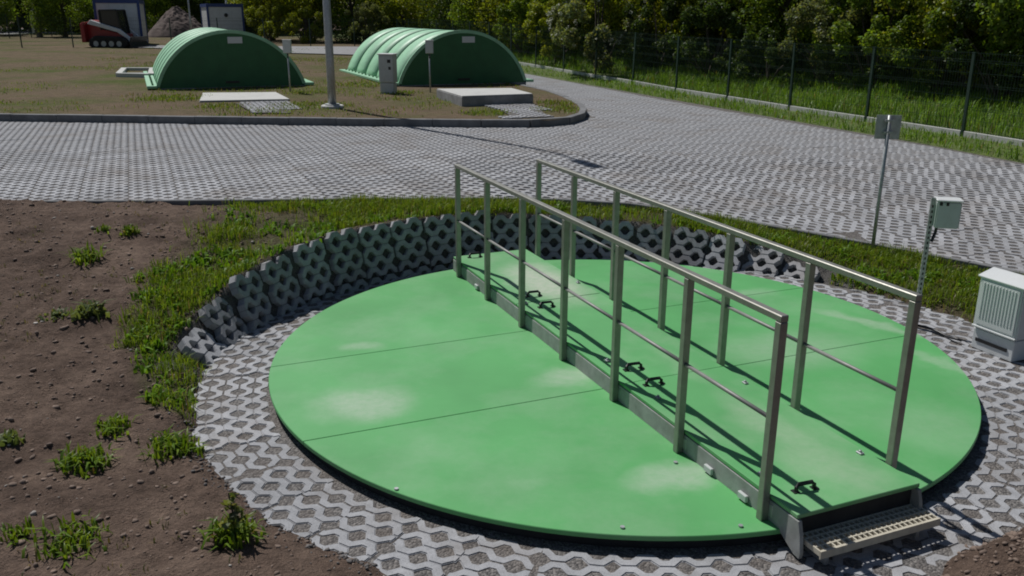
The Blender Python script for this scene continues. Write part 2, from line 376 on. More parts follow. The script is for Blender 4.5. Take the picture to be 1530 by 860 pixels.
# ------------------------------------------------------------------ the ground
def axis(a, b, st, lo, hi, gr=1.16):
    c = list(np.arange(a, b+1e-6, st)); d = st; x = c[-1]; 
    while x < hi: d *= gr; x += d; c.append(x)
    d = st; x = c[0]; pre = []
    while x > lo: d *= gr; x -= d; pre.append(x)
    return np.array(pre[::-1]+c)
gx = axis(-6.9, 6.2, .045, -420, 420); gy = axis(2.6, 12.1, .045, -120, 480)
X, Y = np.meshgrid(gx, gy); Z = zground(X, Y)
nx, ny = len(gx), len(gy)
ii = np.arange(nx*ny).reshape(ny, nx)
Q = np.stack([ii[:-1, :-1], ii[:-1, 1:], ii[1:, 1:], ii[1:, :-1]], -1).reshape(-1, 4)
def bank_grass(x, y):
    """how grown-over the near ground is: the weedy bank round the pit and the verge along the road"""
    r = np.hypot(x-CX, y-CY); th = angle(x, y); de = seg_dist(x, y, NEAR)
    g = np.zeros(np.shape(x))
    rb = rbase(th)+np.where(ztop(th) > .1, .25+.18*(1-np.clip(ztop(th)/.6, 0, 1)), .06)
    wid = np.interp(th, [20, 45, 60, 100, 120, 140, 150, 160, 168, 180, 190, 197, 203], [1.0, 1.3, 1.4, 1.6, 1.7, 1.9, 1.7, 1.25, 1.0, .62, .5, .35, 0])
    band = S(rb-.05, rb+.08, r)*(1-S(rb+wid*.62, rb+wid, r+.5*(noise(x, y, 1.7, 31, 3)-.5)))
    g = np.where((th > 12) & (th < 204), band, 0)
    verge = (1-S(.5, 1.3, de+.8*(noise(x, y, 1.2, 44, 2)-.5)))*S(-4.3, -2.2, x)
    g = np.maximum(g, np.where(r > rb, verge, 0))
    return np.clip(g, 0, 1)
RR = np.hypot(X-CX, Y-CY); TT = angle(X, Y)
BG = bank_grass(X, Y)
tint = np.zeros((nx*ny, 3), np.float32)
tint[:, 0] = BG.ravel()*.8
tint[:, 1] = np.where(((RR < rbase(TT)+.2) & (Z < -.02)) | ((ztop(TT) > .05) & (RR < rbase(TT)+.26+.18*(1-np.clip(ztop(TT)/.6, 0, 1)))), 1, 0).ravel()
gm = fast('ground', np.stack([X.ravel(), Y.ravel(), Z.ravel()], 1), Q, tint)
gm.polygons.foreach_set('use_smooth', np.ones(len(gm.polygons), bool))
ground = link('ground', gm, M['soil']); tag(ground, 'bare brown soil sloping down to the sunken round pit', 'ground', kind='structure')

def sheet(name, poly, zf, m, step, label, cat, bx=None):
    P = np.array(poly); lo = P.min(0); hi = P.max(0)
    xs = np.arange(lo[0], hi[0], step); ys = np.arange(lo[1], hi[1], step)
    A, B = np.meshgrid(xs, ys); A = A.ravel(); B = B.ravel()
    k = inside(A, B, poly) & (seg_dist(A, B, poly, True) > step*.3)
    pts = [Vector(p) for p in poly]+[Vector((a, b)) for a, b in zip(A[k], B[k])]
    n = len(poly)
    v, e, f, *_ = delaunay_2d_cdt(pts, [(i, (i+1) % n) for i in range(n)], [list(range(n))], 1, 1e-5)
    me = bpy.data.meshes.new(name)
    va = np.array([(p.x, p.y) for p in v]); zz = zf(va[:, 0], va[:, 1])
    me.from_pydata([(a, b, z) for (a, b), z in zip(va, zz)], [], [tuple(t) for t in f]); 
    bm = bmesh.new(); bm.from_mesh(me); bmesh.ops.recalc_face_normals(bm, faces=bm.faces)
    if sum(fc.normal.z for fc in bm.faces) < 0: bmesh.ops.reverse_faces(bm, faces=bm.faces)
    for fc in bm.faces: fc.smooth = True
    bm.to_mesh(me); bm.free()
    return tag(link(name, me, m), label, cat, kind='structure')
road = sheet('road', ROADP, lambda x, y: zroad(x, y)-.008, M['roadfill'], .8, 'wide service road of grey lattice grass pavers', 'road')
FIELDP = KERB + [(-12, 75), (-60, 80), (-60, 20)]
field = sheet('field', FIELDP, lambda x, y: zfield(x, y)+.02+.05*(noise(x, y, .5, 61, 3)-.5)*S(0, .8, seg_dist(x, y, KERB)), M['field'], .7, 'dry brown field with thin grass between the green sheds', 'field')
def zmead(x, y):
    d = (x-F0[0])*NV[0]+(y-F0[1])*NV[1]
    return zroad(x, y)+.03+.10*S(-.9, .4, d)+.5*S(.5, 7, d)+.06*(noise(x, y, .8, 71, 3)-.5)
fA = RE0-BACK*14; fB = RE0+BACK*44
MEADP = [tuple(fA), tuple(fB), tuple(fB-NV*45+BACK*4), tuple(fB-NV*45+BACK*34), tuple(fB+NV*35+BACK*34), tuple(fA+NV*30)]
meadow = sheet('meadow', MEADP, zmead, M['meadow'], .9, 'green meadow strip behind the wire mesh fence', 'meadow')

# ------------------------------------------------------------------ lattice grass pavers
PW, PH = .42, .575
def paver_mesh(name, fine=True, depth=.08):
    """five trapezoid-wave bands of concrete, touching at their necks, with gravel cells between"""
    bm = bmesh.new(); T_ = .21; rp = .115
    lo = [(-.0425, 0), (.0425, 0), (.087, .053), (.123, .053)]; up = [(-.018, .062), (.018, .062), (.0625, .115), (.1475, .115)]
    for r in range(5):
        low, upp = [(0, 0)], [(0, .06)]
        for k in range(3):
            for (lx, ly), (ux, uy) in zip(lo, up):
                lx += k*T_; ux += k*T_
                if 0 < min(lx, ux) and max(lx, ux) < 2*T_: low.append((lx, ly)); upp.append((ux, uy))
        low.append((2*T_, 0)); upp.append((2*T_, .06))
        if r % 2:            # next band is mirrored half a period on, so that hole halves meet
            low, upp = [(x, rp-y) for x, y in upp], [(x, rp-y) for x, y in low]
        g = .0016
        low = [(x, y+g) for x, y in low]; upp = [(x, y-g) for x, y in upp]
        pts = []
        for x, y in low+upp[::-1]:
            pts.append((min(max(x, .003), 2*T_-.003)-T_, y+r*rp-2.5*rp))
        n = len(low); top = [bm.verts.new((x, y, 0)) for x, y in pts]; bot = [bm.verts.new((x, y, -depth)) for x, y in pts]
        for i in range(n-1): bm.faces.new((top[i], top[i+1], top[2*n-2-i], top[2*n-1-i]))
        m = 2*n
        for i in range(m): bm.faces.new((top[i], bot[i], bot[(i+1) % m], top[(i+1) % m]))
    bmesh.ops.recalc_face_normals(bm, faces=bm.faces)
    if sum(f.normal.z*f.calc_area() for f in bm.faces) < 0: bmesh.ops.reverse_faces(bm, faces=bm.faces)
    if fine:
        eds = [e for e in bm.edges if all(abs(v.co.z) < 1e-5 for v in e.verts) and e.calc_face_angle(0) > .8]
        bmesh.ops.bevel(bm, geom=eds, offset=.006, segments=2, affect='EDGES', clamp_overlap=True)
    me = bpy.data.meshes.new(name); bm.to_mesh(me); bm.free(); me.materials.append(M['paver']); return me
PVF = paver_mesh('paver', True); PVL = paver_mesh('paver', False)
def put_paver(me, parent, x, y, z, rz, tilt=.45, slope=None):
    o = bpy.data.objects.new('paver', me); COL.objects.link(o); o.parent = parent
    o.location = (x, y, z); o.rotation_euler = (rad(random.gauss(0, tilt)), rad(random.gauss(0, tilt)), rz)
    if slope:
        e = .1; nv = Vector((-(float(slope(x+e, y))-float(slope(x-e, y)))/(2*e), -(float(slope(x, y+e))-float(slope(x, y-e)))/(2*e), 1)).normalized()
        o.rotation_euler = (Vector((0, 0, 1)).rotation_difference(nv).to_matrix() @ o.rotation_euler.to_matrix()).to_euler()
    return o

# road: the nearest 300 single, the rest one mesh
U = np.arange(-70, 40, .582); Vv = np.arange(-16, 46, .4235)
A, B = np.meshgrid(U, Vv)
off = np.where((np.round(B/.4235).astype(int) % 2) == 0, 0, .0)
PXx = 0*A + NV[0]*(A+off) + BACK[0]*B + 0; PXy = NV[1]*(A+off) + BACK[1]*B + 14
px_, py_ = PXx.ravel(), PXy.ravel()
dn_ = seg_dist(px_, py_, NEAR); k = (inside(px_, py_, ROADP) | (dn_ < .30)) & (py_ < 40) & (px_ > -20) & (px_ < 13)
px_, py_ = px_[k], py_[k]
P3 = np.stack([px_, py_, zroad(px_, py_)-EYE], 1)
dd = P3@FW; uu = 765+FPX*(P3@RT)/dd; vv2 = 430-FPX*(P3@UPV)/dd
vis = (dd > 0) & (uu > -700) & (uu < 2600)
dd = dd+np.where((uu > -60) & (uu < 1590), 0, 1000)
px_, py_, dd, vis = px_[vis], py_[vis], dd[vis], vis[vis]
order = np.argsort(dd)
rzr = math.atan2(BACK[1], BACK[0])
def cut_paver(o, x, y):
    """saw a paver off along the road edging"""
    best = None
    for (ax, ay), (bx, by) in zip(NEAR[:-1], NEAR[1:]):
        t = max(0, min(1, ((x-ax)*(bx-ax)+(y-ay)*(by-ay))/((bx-ax)**2+(by-ay)**2)))
        d = math.hypot(x-ax-t*(bx-ax), y-ay-t*(by-ay))
        if best is None or d < best[0]: best = (d, ax, ay, bx, by)
    _, ax, ay, bx, by = best
    nl = Vector((-(by-ay), bx-ax, 0)).normalized()                 # points into the road
    pc = Vector((ax, ay, 0))+nl*.042
    mi = o.matrix_basis.inverted(); bm = bmesh.new(); bm.from_mesh(PVL)
    pl_ = mi @ Vector((pc.x, pc.y, o.location.z)); nn = (mi.to_3x3() @ nl).normalized()
    bmesh.ops.bisect_plane(bm, geom=bm.verts[:]+bm.edges[:]+bm.faces[:], plane_co=pl_, plane_no=nn, clear_inner=True)
    if not bm.faces: bm.free(); bpy.data.objects.remove(o); return
    me = bpy.data.meshes.new('paver'); bm.to_mesh(me); bm.free(); me.materials.append(M['paver']); o.data = me
for i in order[:300]:
    o = put_paver(PVL, road, px_[i], py_[i], zroad(px_[i], py_[i])+random.gauss(0, .0015), rzr+rad(random.gauss(0, .3)), .22, zroad)
    if seg_dist(px_[i], py_[i], NEAR) < .42: cut_paver(o, px_[i], py_[i])
rest = np.array([i for i in order[300:] if inside(px_[i], py_[i], ROADP) and (dd[i] < 900 or seg_dist(px_[i], py_[i], NEAR) > .25)])
pv = np.array([v.co[:] for v in PVL.vertices]); pf = []
for p in PVL.polygons:
    vs = list(p.vertices)
    for q in range(1, len(vs)-1): pf.append((vs[0], vs[q], vs[q+1]))
pf = np.array(pf)
a = rzr+RNG.normal(0, .008, len(rest)); ca, sa = np.cos(a), np.sin(a)
VX = pv[None, :, 0]*ca[:, None]-pv[None, :, 1]*sa[:, None]+px_[rest][:, None]
VY = pv[None, :, 0]*sa[:, None]+pv[None, :, 1]*ca[:, None]+py_[rest][:, None]
VZ = pv[None, :, 2]+zroad(VX, VY)+RNG.normal(0, .0015, len(rest))[:, None]
VV = np.stack([VX, VY, VZ], -1).reshape(-1, 3)
FF = (pf[None]+(np.arange(len(rest))*len(pv))[:, None, None]).reshape(-1, 3)
o = link('paver_field', fast('paver_field', VV, FF), M['paver'], road); o['kind'] = 'stuff'

# kerbs
def resample(poly, step):
    P = np.array(poly); sg = np.hypot(*np.diff(P, axis=0).T); L = np.concatenate([[0], np.cumsum(sg)])
    n = max(1, int(L[-1]/step)); t = np.linspace(0, L[-1], n+1)
    return np.stack([np.interp(t, L, P[:, 0]), np.interp(t, L, P[:, 1])], 1)
def kerb_line(name, poly, wid, ztopf, depth, step, m, label, piece, xlim):
    root = empty(name, (0, 0, 0)); tag(root, label, 'kerb')
    pts = resample(poly, step); first = True
    for a, b in zip(pts[:-1], pts[1:]):
        if not xlim(a, b): continue
        if first: root.location = (a[0], a[1], ztopf(a[0], a[1])); first = False; base = Vector(root.location)
        d = b-a; L = np.hypot(*d); c = (a+b)/2; z = (ztopf(*a)+ztopf(*b))/2
        mb = MB().box((-L/2+.003, -wid/2, -depth), (L/2-.003, wid/2, random.gauss(0, .002)))
        o = mb.build(piece, m, root, bevel=.008, loc=Vector((c[0], c[1], z))-base); o.rotation_euler = (0, -math.atan2(ztopf(*b)-ztopf(*a), L), math.atan2(d[1], d[0]))
    return root
kerb_line('road_edging', NEAR, .07, lambda x, y: zroad(x, y)+.008, .25, 1.0, M['kerb'], 'thin concrete edging strip along the near side of the paved road', 'edging_stone', lambda a, b: a[0] > -9 and a[0] < 6.5)
KIN = [tuple(p) for p in resample(KERB, .5)]
kerb_line('field_kerb', KIN, .15, lambda x, y: zroad(x, y)+.15, .3, 1.0, M['kerb'], 'raised grey kerb bordering the brown field and curving round its corner', 'kerbstone', lambda a, b: a[0] > -22)

# pit floor: gravel bed and radial pavers
pit = tag(link('pit_paving', fast('pit_paving', *(lambda n: (np.concatenate([[[CX, CY, -.0065]], np.stack([CX+np.cos(np.linspace(0, 2*np.pi, n, False))*rbase(angle(CX+np.cos(np.linspace(0, 2*np.pi, n, False)), CY+np.sin(np.linspace(0, 2*np.pi, n, False))))*1.0+np.cos(np.linspace(0, 2*np.pi, n, False))*.05, CY+np.sin(np.linspace(0, 2*np.pi, n, False))*rbase(angle(CX+np.cos(np.linspace(0, 2*np.pi, n, False)), CY+np.sin(np.linspace(0, 2*np.pi, n, False))))*1.0+np.sin(np.linspace(0, 2*np.pi, n, False))*.05, np.full(n, -.0065)], 1)]), np.array([[0, 1+i, 1+(i+1) % n] for i in range(n)])))(180)), M['gravel']),
          'sunken ring of grey lattice grass pavers filled with gravel round the green cover', 'paving', kind='structure')
nring = 47
for i in range(nring):
    th = 2*math.pi*i/nring+random.gauss(0, .004); thd = math.degrees(th)
    r = 3.19+random.gauss(0, .008)
    put_paver(PVF, pit, CX+r*math.cos(th), CY+r*math.sin(th), random.gauss(0, .002), th-math.pi/2+rad(random.gauss(0, 1.2)))
for r, cnt, a0, a1 in ((3.775, 56, -48, 38), (4.36, 64, -42, 24), (4.945, 73, -36, 16)):
    for i in range(cnt):
        thd = 360*i/cnt; thd = thd-360 if thd > 180 else thd
        if a0 < thd < a1:
            th = rad(thd); q = (CX+r*math.cos(th), CY+r*math.sin(th))
            put_paver(PVF, pit, *q, random.gauss(0, .002)+.001, th-math.pi/2+rad(random.gauss(0, 1)))
bedR = MB().prism([(CX+q*math.cos(rad(t)), CY+q*math.sin(rad(t))) for q, ts in ((5.4, range(-46, 24, 4)), (3.4, range(20, -50, -4))) for t in ts], -.06, -.009)
bedR.build('gravel_bed', M['gravel'], pit)

# slanted retaining wall of the same pavers
wall = empty('retaining_wall', (CX, CY+3.25, 0)); tag(wall, 'curved slanted wall of upright lattice pavers behind the green cover', 'retaining wall')
th = 46.0; idx = 0
while th < 186:
    zt = float(ztop(th)); rb = float(rbase(th))
    leanang = math.atan2(.16+.20*(1-min(1, zt/.6)), max(zt, .12))
    leanang = min(leanang, rad(52))
    jit = random.gauss(0, .012)
    L = .575; cz = zt-math.cos(leanang)*L/2+jit
    # paver local: x tangential, y along the slope, z towards the pit centre
    er = Vector((math.cos(rad(th)), math.sin(rad(th)), 0)); et = Vector((-er.y, er.x, 0))
    ey = (er*math.sin(leanang)+Vector((0, 0, 1))*math.cos(leanang)).normalized()
    topc = Vector((CX, CY, 0))+er*(rb+.03+math.tan(leanang)*zt)+Vector((0, 0, zt+jit))
    c = topc-ey*L/2
    roll_ = rad(random.gauss(0, 2.6))
    ex = (-et*math.cos(roll_)+ey*math.sin(roll_)); ey2 = (ey*math.cos(roll_)+et*math.sin(roll_)); ez = ex.cross(ey2)
    o = bpy.data.objects.new('paver', PVF); COL.objects.link(o); o.parent = wall
    mw = Matrix(((ex.x, ey2.x, ez.x, c.x), (ex.y, ey2.y, ez.y, c.y), (ex.z, ey2.z, ez.z, c.z), (0, 0, 0, 1)))
    o.matrix_local = Matrix.Translation(-wall.location) @ mw
    if zt > .40:                                                   # lower course, mostly buried
        o2 = o.copy(); COL.objects.link(o2); o2.parent = wall
        o2.matrix_local = Matrix.Translation(-wall.location) @ Matrix.Translation(-ey2*.578+er*.004) @ mw
    th += math.degrees(.424/(rb+.06))+random.uniform(-.05, .2); idx += 1

# ------------------------------------------------------------------ the round green cover
cover = empty('tank_cover', (CX, CY, 0)); tag(cover, 'large round bright green tank cover with pale dusty patches', 'tank cover')
def circ_strip(s0, s1, n0, n1, R, gap=.0032):
    """part of the disc between two s lines and two n lines, in site coordinates round the centre"""
    cs = float((np.array([CX, CY])-P0)@DV); cn = float((np.array([CX, CY])-P0)@NV)
    poly = [(cs+R*math.cos(t), cn+R*math.sin(t)) for t in np.linspace(0, 2*math.pi, 240, False)]
    def clip(poly, f):
        out = []
        for i in range(len(poly)):
            a, b = poly[i], poly[(i+1) % len(poly)]; fa, fb = f(a), f(b)
            if fa >= 0: out.append(a)
            if fa*fb < 0: t = fa/(fa-fb); out.append((a[0]+(b[0]-a[0])*t, a[1]+(b[1]-a[1])*t))
        return out
    for f in (lambda p: p[0]-s0-gap, lambda p: s1-gap-p[0], lambda p: p[1]-n0-gap, lambda p: n1-gap-p[1]): poly = clip(poly, f)
    return [tuple(sn(*p)-np.array([CX, CY])) for p in poly]
for n0, n1, ss in ((-3, .45, (-1, 1.86, 3.28, 6)), (.45, 4, (-1, 1.75, 3.28, 6))):
    for s0, s1 in zip(ss[:-1], ss[1:]):
        p = circ_strip(s0, s1, n0, n1, CR)
        if len(p) > 2: MB().prism(p, ZC-.032, ZC+(.0008 if s0 > 1 else 0)+(.0008 if s0 > 3 else 0)).build('cover_panel', M['cover'], cover, bevel=.004)
MB().prism([(math.cos(t)*(CR-.045), math.sin(t)*(CR-.045)) for t in np.linspace(0, 2*math.pi, 120, False)], -.05, ZC-.034).build('tank_rim', M['edge_dark'], cover)
for px, py in ((1010, 693), (735, 430), (930, 791), (1108, 789), (590, 733)):
    q = at(px, py, ZC); q[:2] = np.array([CX, CY])+(q[:2]-[CX, CY])*.995
    MB().prism([(math.cos(t)*.014, math.sin(t)*.014) for t in np.linspace(0, 6.28, 8, False)], 0, .012).build('bolt', M['galv'], cover, loc=(q[0]-CX, q[1]-CY, ZC))

# ------------------------------------------------------------------ the footbridge with its railings
br = empty('footbridge', (*P0, ZC), math.atan2(DV[1], DV[0])); tag(br, 'low green footbridge with steel railings crossing the round cover', 'footbridge')
# local axes: x = s along the bridge, y = n across it to the right, z from the cover top
S0, S1, WD = -.27, 5.50, .90
h = ZD-ZC
Mxz = Matrix(((1, 0, 0, 0), (0, 0, 1, 0), (0, 1, 0, 0), (0, 0, 0, 1)))
for a, b in ((S0, 1.55), (1.55, 3.57), (3.57, S1)):
    MB().box((a+.003, .004, h-.026), (b-.003, WD-.001, h+random.gauss(0, .001))).build('deck_panel', M['deck'], br, bevel=.004)
for y0, y1 in ((0, .026), (WD-.026, WD)):
    MB().prism([(S0, 0), (S1-.16, 0), (S1-.10, -.03), (S1+.0, -.085), (S1+.045, -.09), (S1+.05, -.05), (S1+.035, .05), (S1+.012, h-.03), (S0, h-.03)], y0, y1, Mxz).build('side_beam', M['beam'], br, bevel=.003)
MB().box((S1-.045, .03, -.08), (S1-.03, WD-.03, h-.03)).build('end_plate', M['edge_dark'], br)
MB().box((S0+.01, .03, 0), (S0+.03, WD-.03, h-.03)).build('end_plate', M['edge_dark'], br)
# grating step
zt = .020; g = MB(); gx0, gx1, gy0, gy1 = S1-.02, S1+.15, .045, WD-.0
for xx in np.linspace(gx0, gx1, 5): g.box((xx-.005, gy0, zt-.035), (xx+.005, gy1, zt))
for yy in np.linspace(gy0, gy1, 24): g.box((gx0, yy-.005, zt-.033), (gx1, yy+.005, zt-.001))
step = g.build('step_grating', M['grate'], br)
MB().box((gx1+.005, gy0-.008, zt-.045), (gx1+.013, gy1+.008, zt+.002)).build('nosing', M['grate'], step)
for yy in (.12, WD-.12): MB().box((S1-.04, yy-.012, -.10), (S1+.13, yy+.012, zt-.037)).build('step_bracket', M['galv'], br)
# railings
SP = .8745; HR = 1.25
for side, yy in ((-1, -.027), (1, WD+.027)):
    rail = MB().bar((-.026, yy, HR-.02), (6*SP+.026, yy, HR-.02), .05, .04).build('handrail', M['steel'], br, bevel=.005)
    for i in range(7):
        MB().box((i*SP-.025, yy-.025, .002), (i*SP+.025, yy+.025, HR-.041)).build('post', M['steel'], rail, bevel=.004)
        MB().box((i*SP-.055, yy-side*.0265-.004, .03), (i*SP+.055, yy-side*.0265+.004, .11)).build('fixing_plate', M['galv'], rail, bevel=.002)
    for i in range(6):
        MB().tube([(i*SP+.024, yy, .635), ((i+1)*SP-.024, yy, .635)], .0135, 10).build('mid_rail', M['midrail'], rail, smooth=True)
# folding handles, locks and clips on the deck
def handle(s, n):
    r_ = .0125
    pts = [(0, -.062, 0), (0, -.06, .032), (0, -.045, .048), (0, .045, .048), (0, .06, .032), (0, .062, 0)]
    mb = MB().tube(pts, r_, 8); mb.box((-.02, -.085, 0), (.02, -.045, .008)).box((-.02, .045, 0), (.02, .085, .008))
    mb.build('handle', M['black'], br, loc=(s, n, h), rz=rad(-4))
for s, n in ((1.40, .25), (1.74, .23), (3.36, .22), (3.67, .21), (5.30, .22), (-.15, .22)): handle(s, n)
for s, n in ((5.08, .84), (3.91, .85), (3.89, .11), (3.14, .11), (1.58, .09), (1.17, .85), (5.06, .10)):
    MB().box((-.022, -.016, 0), (.022, .016, .014)).box((-.008, -.008, .014), (.008, .008, .026)).build('latch', M['galv'], br, bevel=.003, loc=(s, n, h))
for s in (4.70, 5.05, .52):
    MB().box((-.04, -.025, 0), (.04, -.002, .045)).build('side_clip', M['lightgrey'], br, bevel=.004, loc=(s, 0, .012))

# ------------------------------------------------------------------ control boxes near the cover
q = at(1366, 488, 0)
jb = empty('junction_box_post', (q[0], q[1], 0), rad(-14)); tag(jb, 'pale grey junction box on a perforated galvanised post beside the cover', 'junction box')
pm = MB()
pm.box((-.02, -.02, -.04), (-.017, .02, 1.27)).box((-.02, -.02, -.04), (.02, -.017, 1.27)).box((-.02, .017, -.04), (.02, .02, 1.27))
post = pm.build('post', M['galv'], jb)
for i in range(24): MB().box((-.0205, -.006, .03+.05*i), (-.0202, .006, .055+.05*i)).build('slot', M['black'], post) if i % 1 == 0 else None
for i in range(24): MB().box((-.007, -.0206, .03+.05*i), (.007, -.0202, .055+.05*i)).build('slot', M['black'], post)
bx = MB().box((.022, -.075, 1.0), (.235, .075, 1.25)).build('box', M['lightgrey'], jb, bevel=.012, segs=2)
MB().box((.018, -.085, 1.252), (.245, .085, 1.268)).build('lid', M['white'], bx, bevel=.006)
for xx in (.045, .10): MB().box((xx, -.084, 1.215), (xx+.022, -.0755, 1.245)).build('hinge', M['black'], bx)
MB().tube([(.06, 0, 1.0), (.06, 0, .95), (.03, -.03, .86)], .014, 8).build('cable_gland', M['black'], bx)
# white cabinet
ca = at(1447, 517, 0); cb = at(1507, 541, 0); rz = math.atan2(cb[1]-ca[1], cb[0]-ca[0]); cw = .44
cab = empty('control_cabinet', (ca[0], ca[1], 0), rz); tag(cab, 'white plastic control cabinet standing on the pavers at the right edge', 'cabinet')
dpt = .32
MB().box((.012, .012, 0), (cw-.012, dpt-.012, .19)).build('plinth', M['white'], cab, bevel=.006)
body = MB().box((0, 0, .20), (cw, dpt, .68)).build('body', M['white'], cab, bevel=.012, segs=2)
MB().prism([(-.015, .683), (dpt/2, .735), (dpt+.015, .683), (dpt+.015, .665), (-.015, .665)], -.015, cw+.015, Matrix(((0, 0, 1, 0), (1, 0, 0, 0), (0, 1, 0, 0), (0, 0, 0, 1)))).build('roof', M['white'], cab, bevel=.006)
door = MB().box((.03, -.008, .24), (cw-.03, .0, .645)).build('door', M['white'], cab, bevel=.003)
for i in range(11): MB().box((.055+i*.031, -.013, .30), (.067+i*.031, -.0075, .63)).build('rib', M['white'], door, bevel=.002)
MB().box((.05, .004, .075), (cw-.07, .0115, .105)).build('vent_slot', M['black'], cab)
MB().box((.0, -.012, .205), (cw, .002, .222)).build('ledge', M['white'], cab, bevel=.003)
# black cable from the post to the cabinet
c0 = np.array([q[0]+.03, q[1]-.02, .02]); c1 = np.array([ca[0]-.01, ca[1]+.06, .03])
pts = [tuple(c0+(c1-c0)*t+np.array([.03*math.sin(5*t), -.05*math.sin(math.pi*t), .006*math.sin(9*t)])) for t in np.linspace(0, 1, 12)]
tag(MB().tube(pts, .013, 8).build('cable', M['black'], smooth=True), 'black cable lying on the pavers between junction post and white cabinet', 'cable')

# sign seen from behind
zg = lambda x, y: float(zground(np.array([x]), np.array([y]), False)[0])
q = atH(1303, 376, zg); 
sg = empty('road_sign', (q[0], q[1], q[2]-.03), rad(-9)); tag(sg, 'small square grey sign seen from behind on a thin steel pole in the grass', 'sign')
MB().tube([(0, 0, -.1), (0, 0, 1.62)], .021, 10).build('pole', M['galv'], sg, smooth=True)
pl = MB().box((-.135, .022, 1.35), (.135, .028, 1.62)).build('sign_plate', M['galv'], sg, bevel=.002)
for z in (1.42, 1.55): MB().box((-.05, -.026, z), (.05, .022, z+.022)).build('clamp', M['galv'], pl)

# ------------------------------------------------------------------ arched sheds
def shed(px, py, label, nseg=5, W=4.15, H=1.52, L=7.2):
    q = atH(px, py, zfield)
    root = empty('tank_shed', (q[0], q[1], q[2]), math.atan2(NV[1], NV[0]))        # local x across, y to the back
    tag(root, label, 'shed', 'arched green tank sheds')
    R = (W*W/4+H*H)/(2*H); a0 = math.asin(min(1, W/2/R)) if H < R else math.pi-math.asin(W/2/R)
    def arc(r, n=30): return [(W/2+r*math.sin(t), H-R+r*math.cos(t)) for t in np.linspace(-a0, a0, n)]
    def shell(y0, y1, r0, r1):
        mb = MB(); A = arc(r0); B = arc(r0); C = arc(r1); n = len(A)
        vs = [(x, y0, z+.1) for x, z in A]+[(x, y1, z+.1) for x, z in B]+[(x, y0, z+.1) for x, z in C]+[(x, y1, z+.1) for x, z in C]
        fs = []
        for i in range(n-1): fs += [(i, i+1, n+i+1, n+i), (2*n+i, 3*n+i, 3*n+i+1, 2*n+i+1), (i, 2*n+i, 2*n+i+1, i+1), (n+i, n+i+1, 3*n+i+1, 3*n+i)]
        fs += [(0, n, 3*n, 2*n), (n-1, 3*n-1, 4*n-1, 2*n-1)]
        return mb.add(vs, fs)
    sl_ = L/nseg
    for i in range(nseg):
        o = shell(i*sl_+.07, (i+1)*sl_-.07, R, R-.06).build('roof_segment', M['shed'], root, smooth=False)
        for p in o.data.polygons: p.use_smooth = abs(p.normal.y) < .5
    for i in range(nseg+1):
        if 0 < i < nseg: shell(i*sl_-.068, i*sl_+.068, R-.05, R-.075).build('groove', M['shed_shade'], root)
    rim = shell(-.005, .068, R+.035, R-.06).build('front_rim', M['shed'], root)
    for y0, nm in ((.02, 'end_panel'), (L-.06, 'end_panel')):
        p = arc(R-.055); MB().prism([(x, z+.1) for x, z in p]+[(W-.05, .02), (.05, .02)], y0, y0+.04, Matrix(((1, 0, 0, 0), (0, 0, 1, 0), (0, 1, 0, 0), (0, 0, 0, 1)))).build(nm, M['shed_shade'], root)
    for x0 in (-.28, W+.0): MB().box((x0, -.02, .05), (x0+.28, L, .13)).build('flange', M['shed'], root, bevel=.01)
    for k in range(14):
        MB().prism([(math.cos(t)*.03, math.sin(t)*.03) for t in np.linspace(0, 6.28, 6, False)], .13, .16).build('bolt', M['shed_shade'], root, loc=(-.12, .25+k*.5, 0))
    MB().box((-.02, .0, -.15), (W+.02, L, .05)).build('foundation', M['concrete'], root)
    MB().box((W/2-.05, .003, H-.24), (W/2+.36, .018, H-.06)).build('name_plate', M['white'], root)
    MB().box((W/2-.2, -.02, .16), (W/2+.18, .018, .22)).build('grip_slot', M['black'], root)
    return root
shed(236, 135, 'arched green shed nearer the loader, with a low pale slab before it')
shed(597, 130, 'longer-looking arched green shed right of the lamp post, with a raised grey slab')

def quad_slab(name, pix, zt_, thick, m, label, cat, zf=zfield):
    P = [atH(x, y, lambda a, b: zf(a, b)+zt_)[:2] for x, y in pix]
    c = np.mean(P, 0); z0 = float(zf(*c))
    root = empty(name, (c[0], c[1], z0)); tag(root, label, cat)
    loc = [tuple(p-c) for p in P]
    MB().prism(loc, -.25, zt_-.025).build('slab_body', m, root, bevel=.01)
    inn = [tuple((np.array(p))*.985) for p in loc]
    lid = MB().prism(inn, zt_-.022, zt_).build('lid', M['concrete_light'], root, bevel=.008)
    return root, loc
quad_slab('concrete_slab', [(297, 150), (434, 147.5), (413, 137), (302, 138)], .07, .1, M['concrete'], 'low pale concrete slab in front of the left green shed', 'slab')
s2, l2 = quad_slab('concrete_slab', [(690, 143), (797, 139.5), (765, 131), (652, 132)], .27, .3, M['concrete'], 'raised grey concrete slab in front of the right green shed', 'slab')

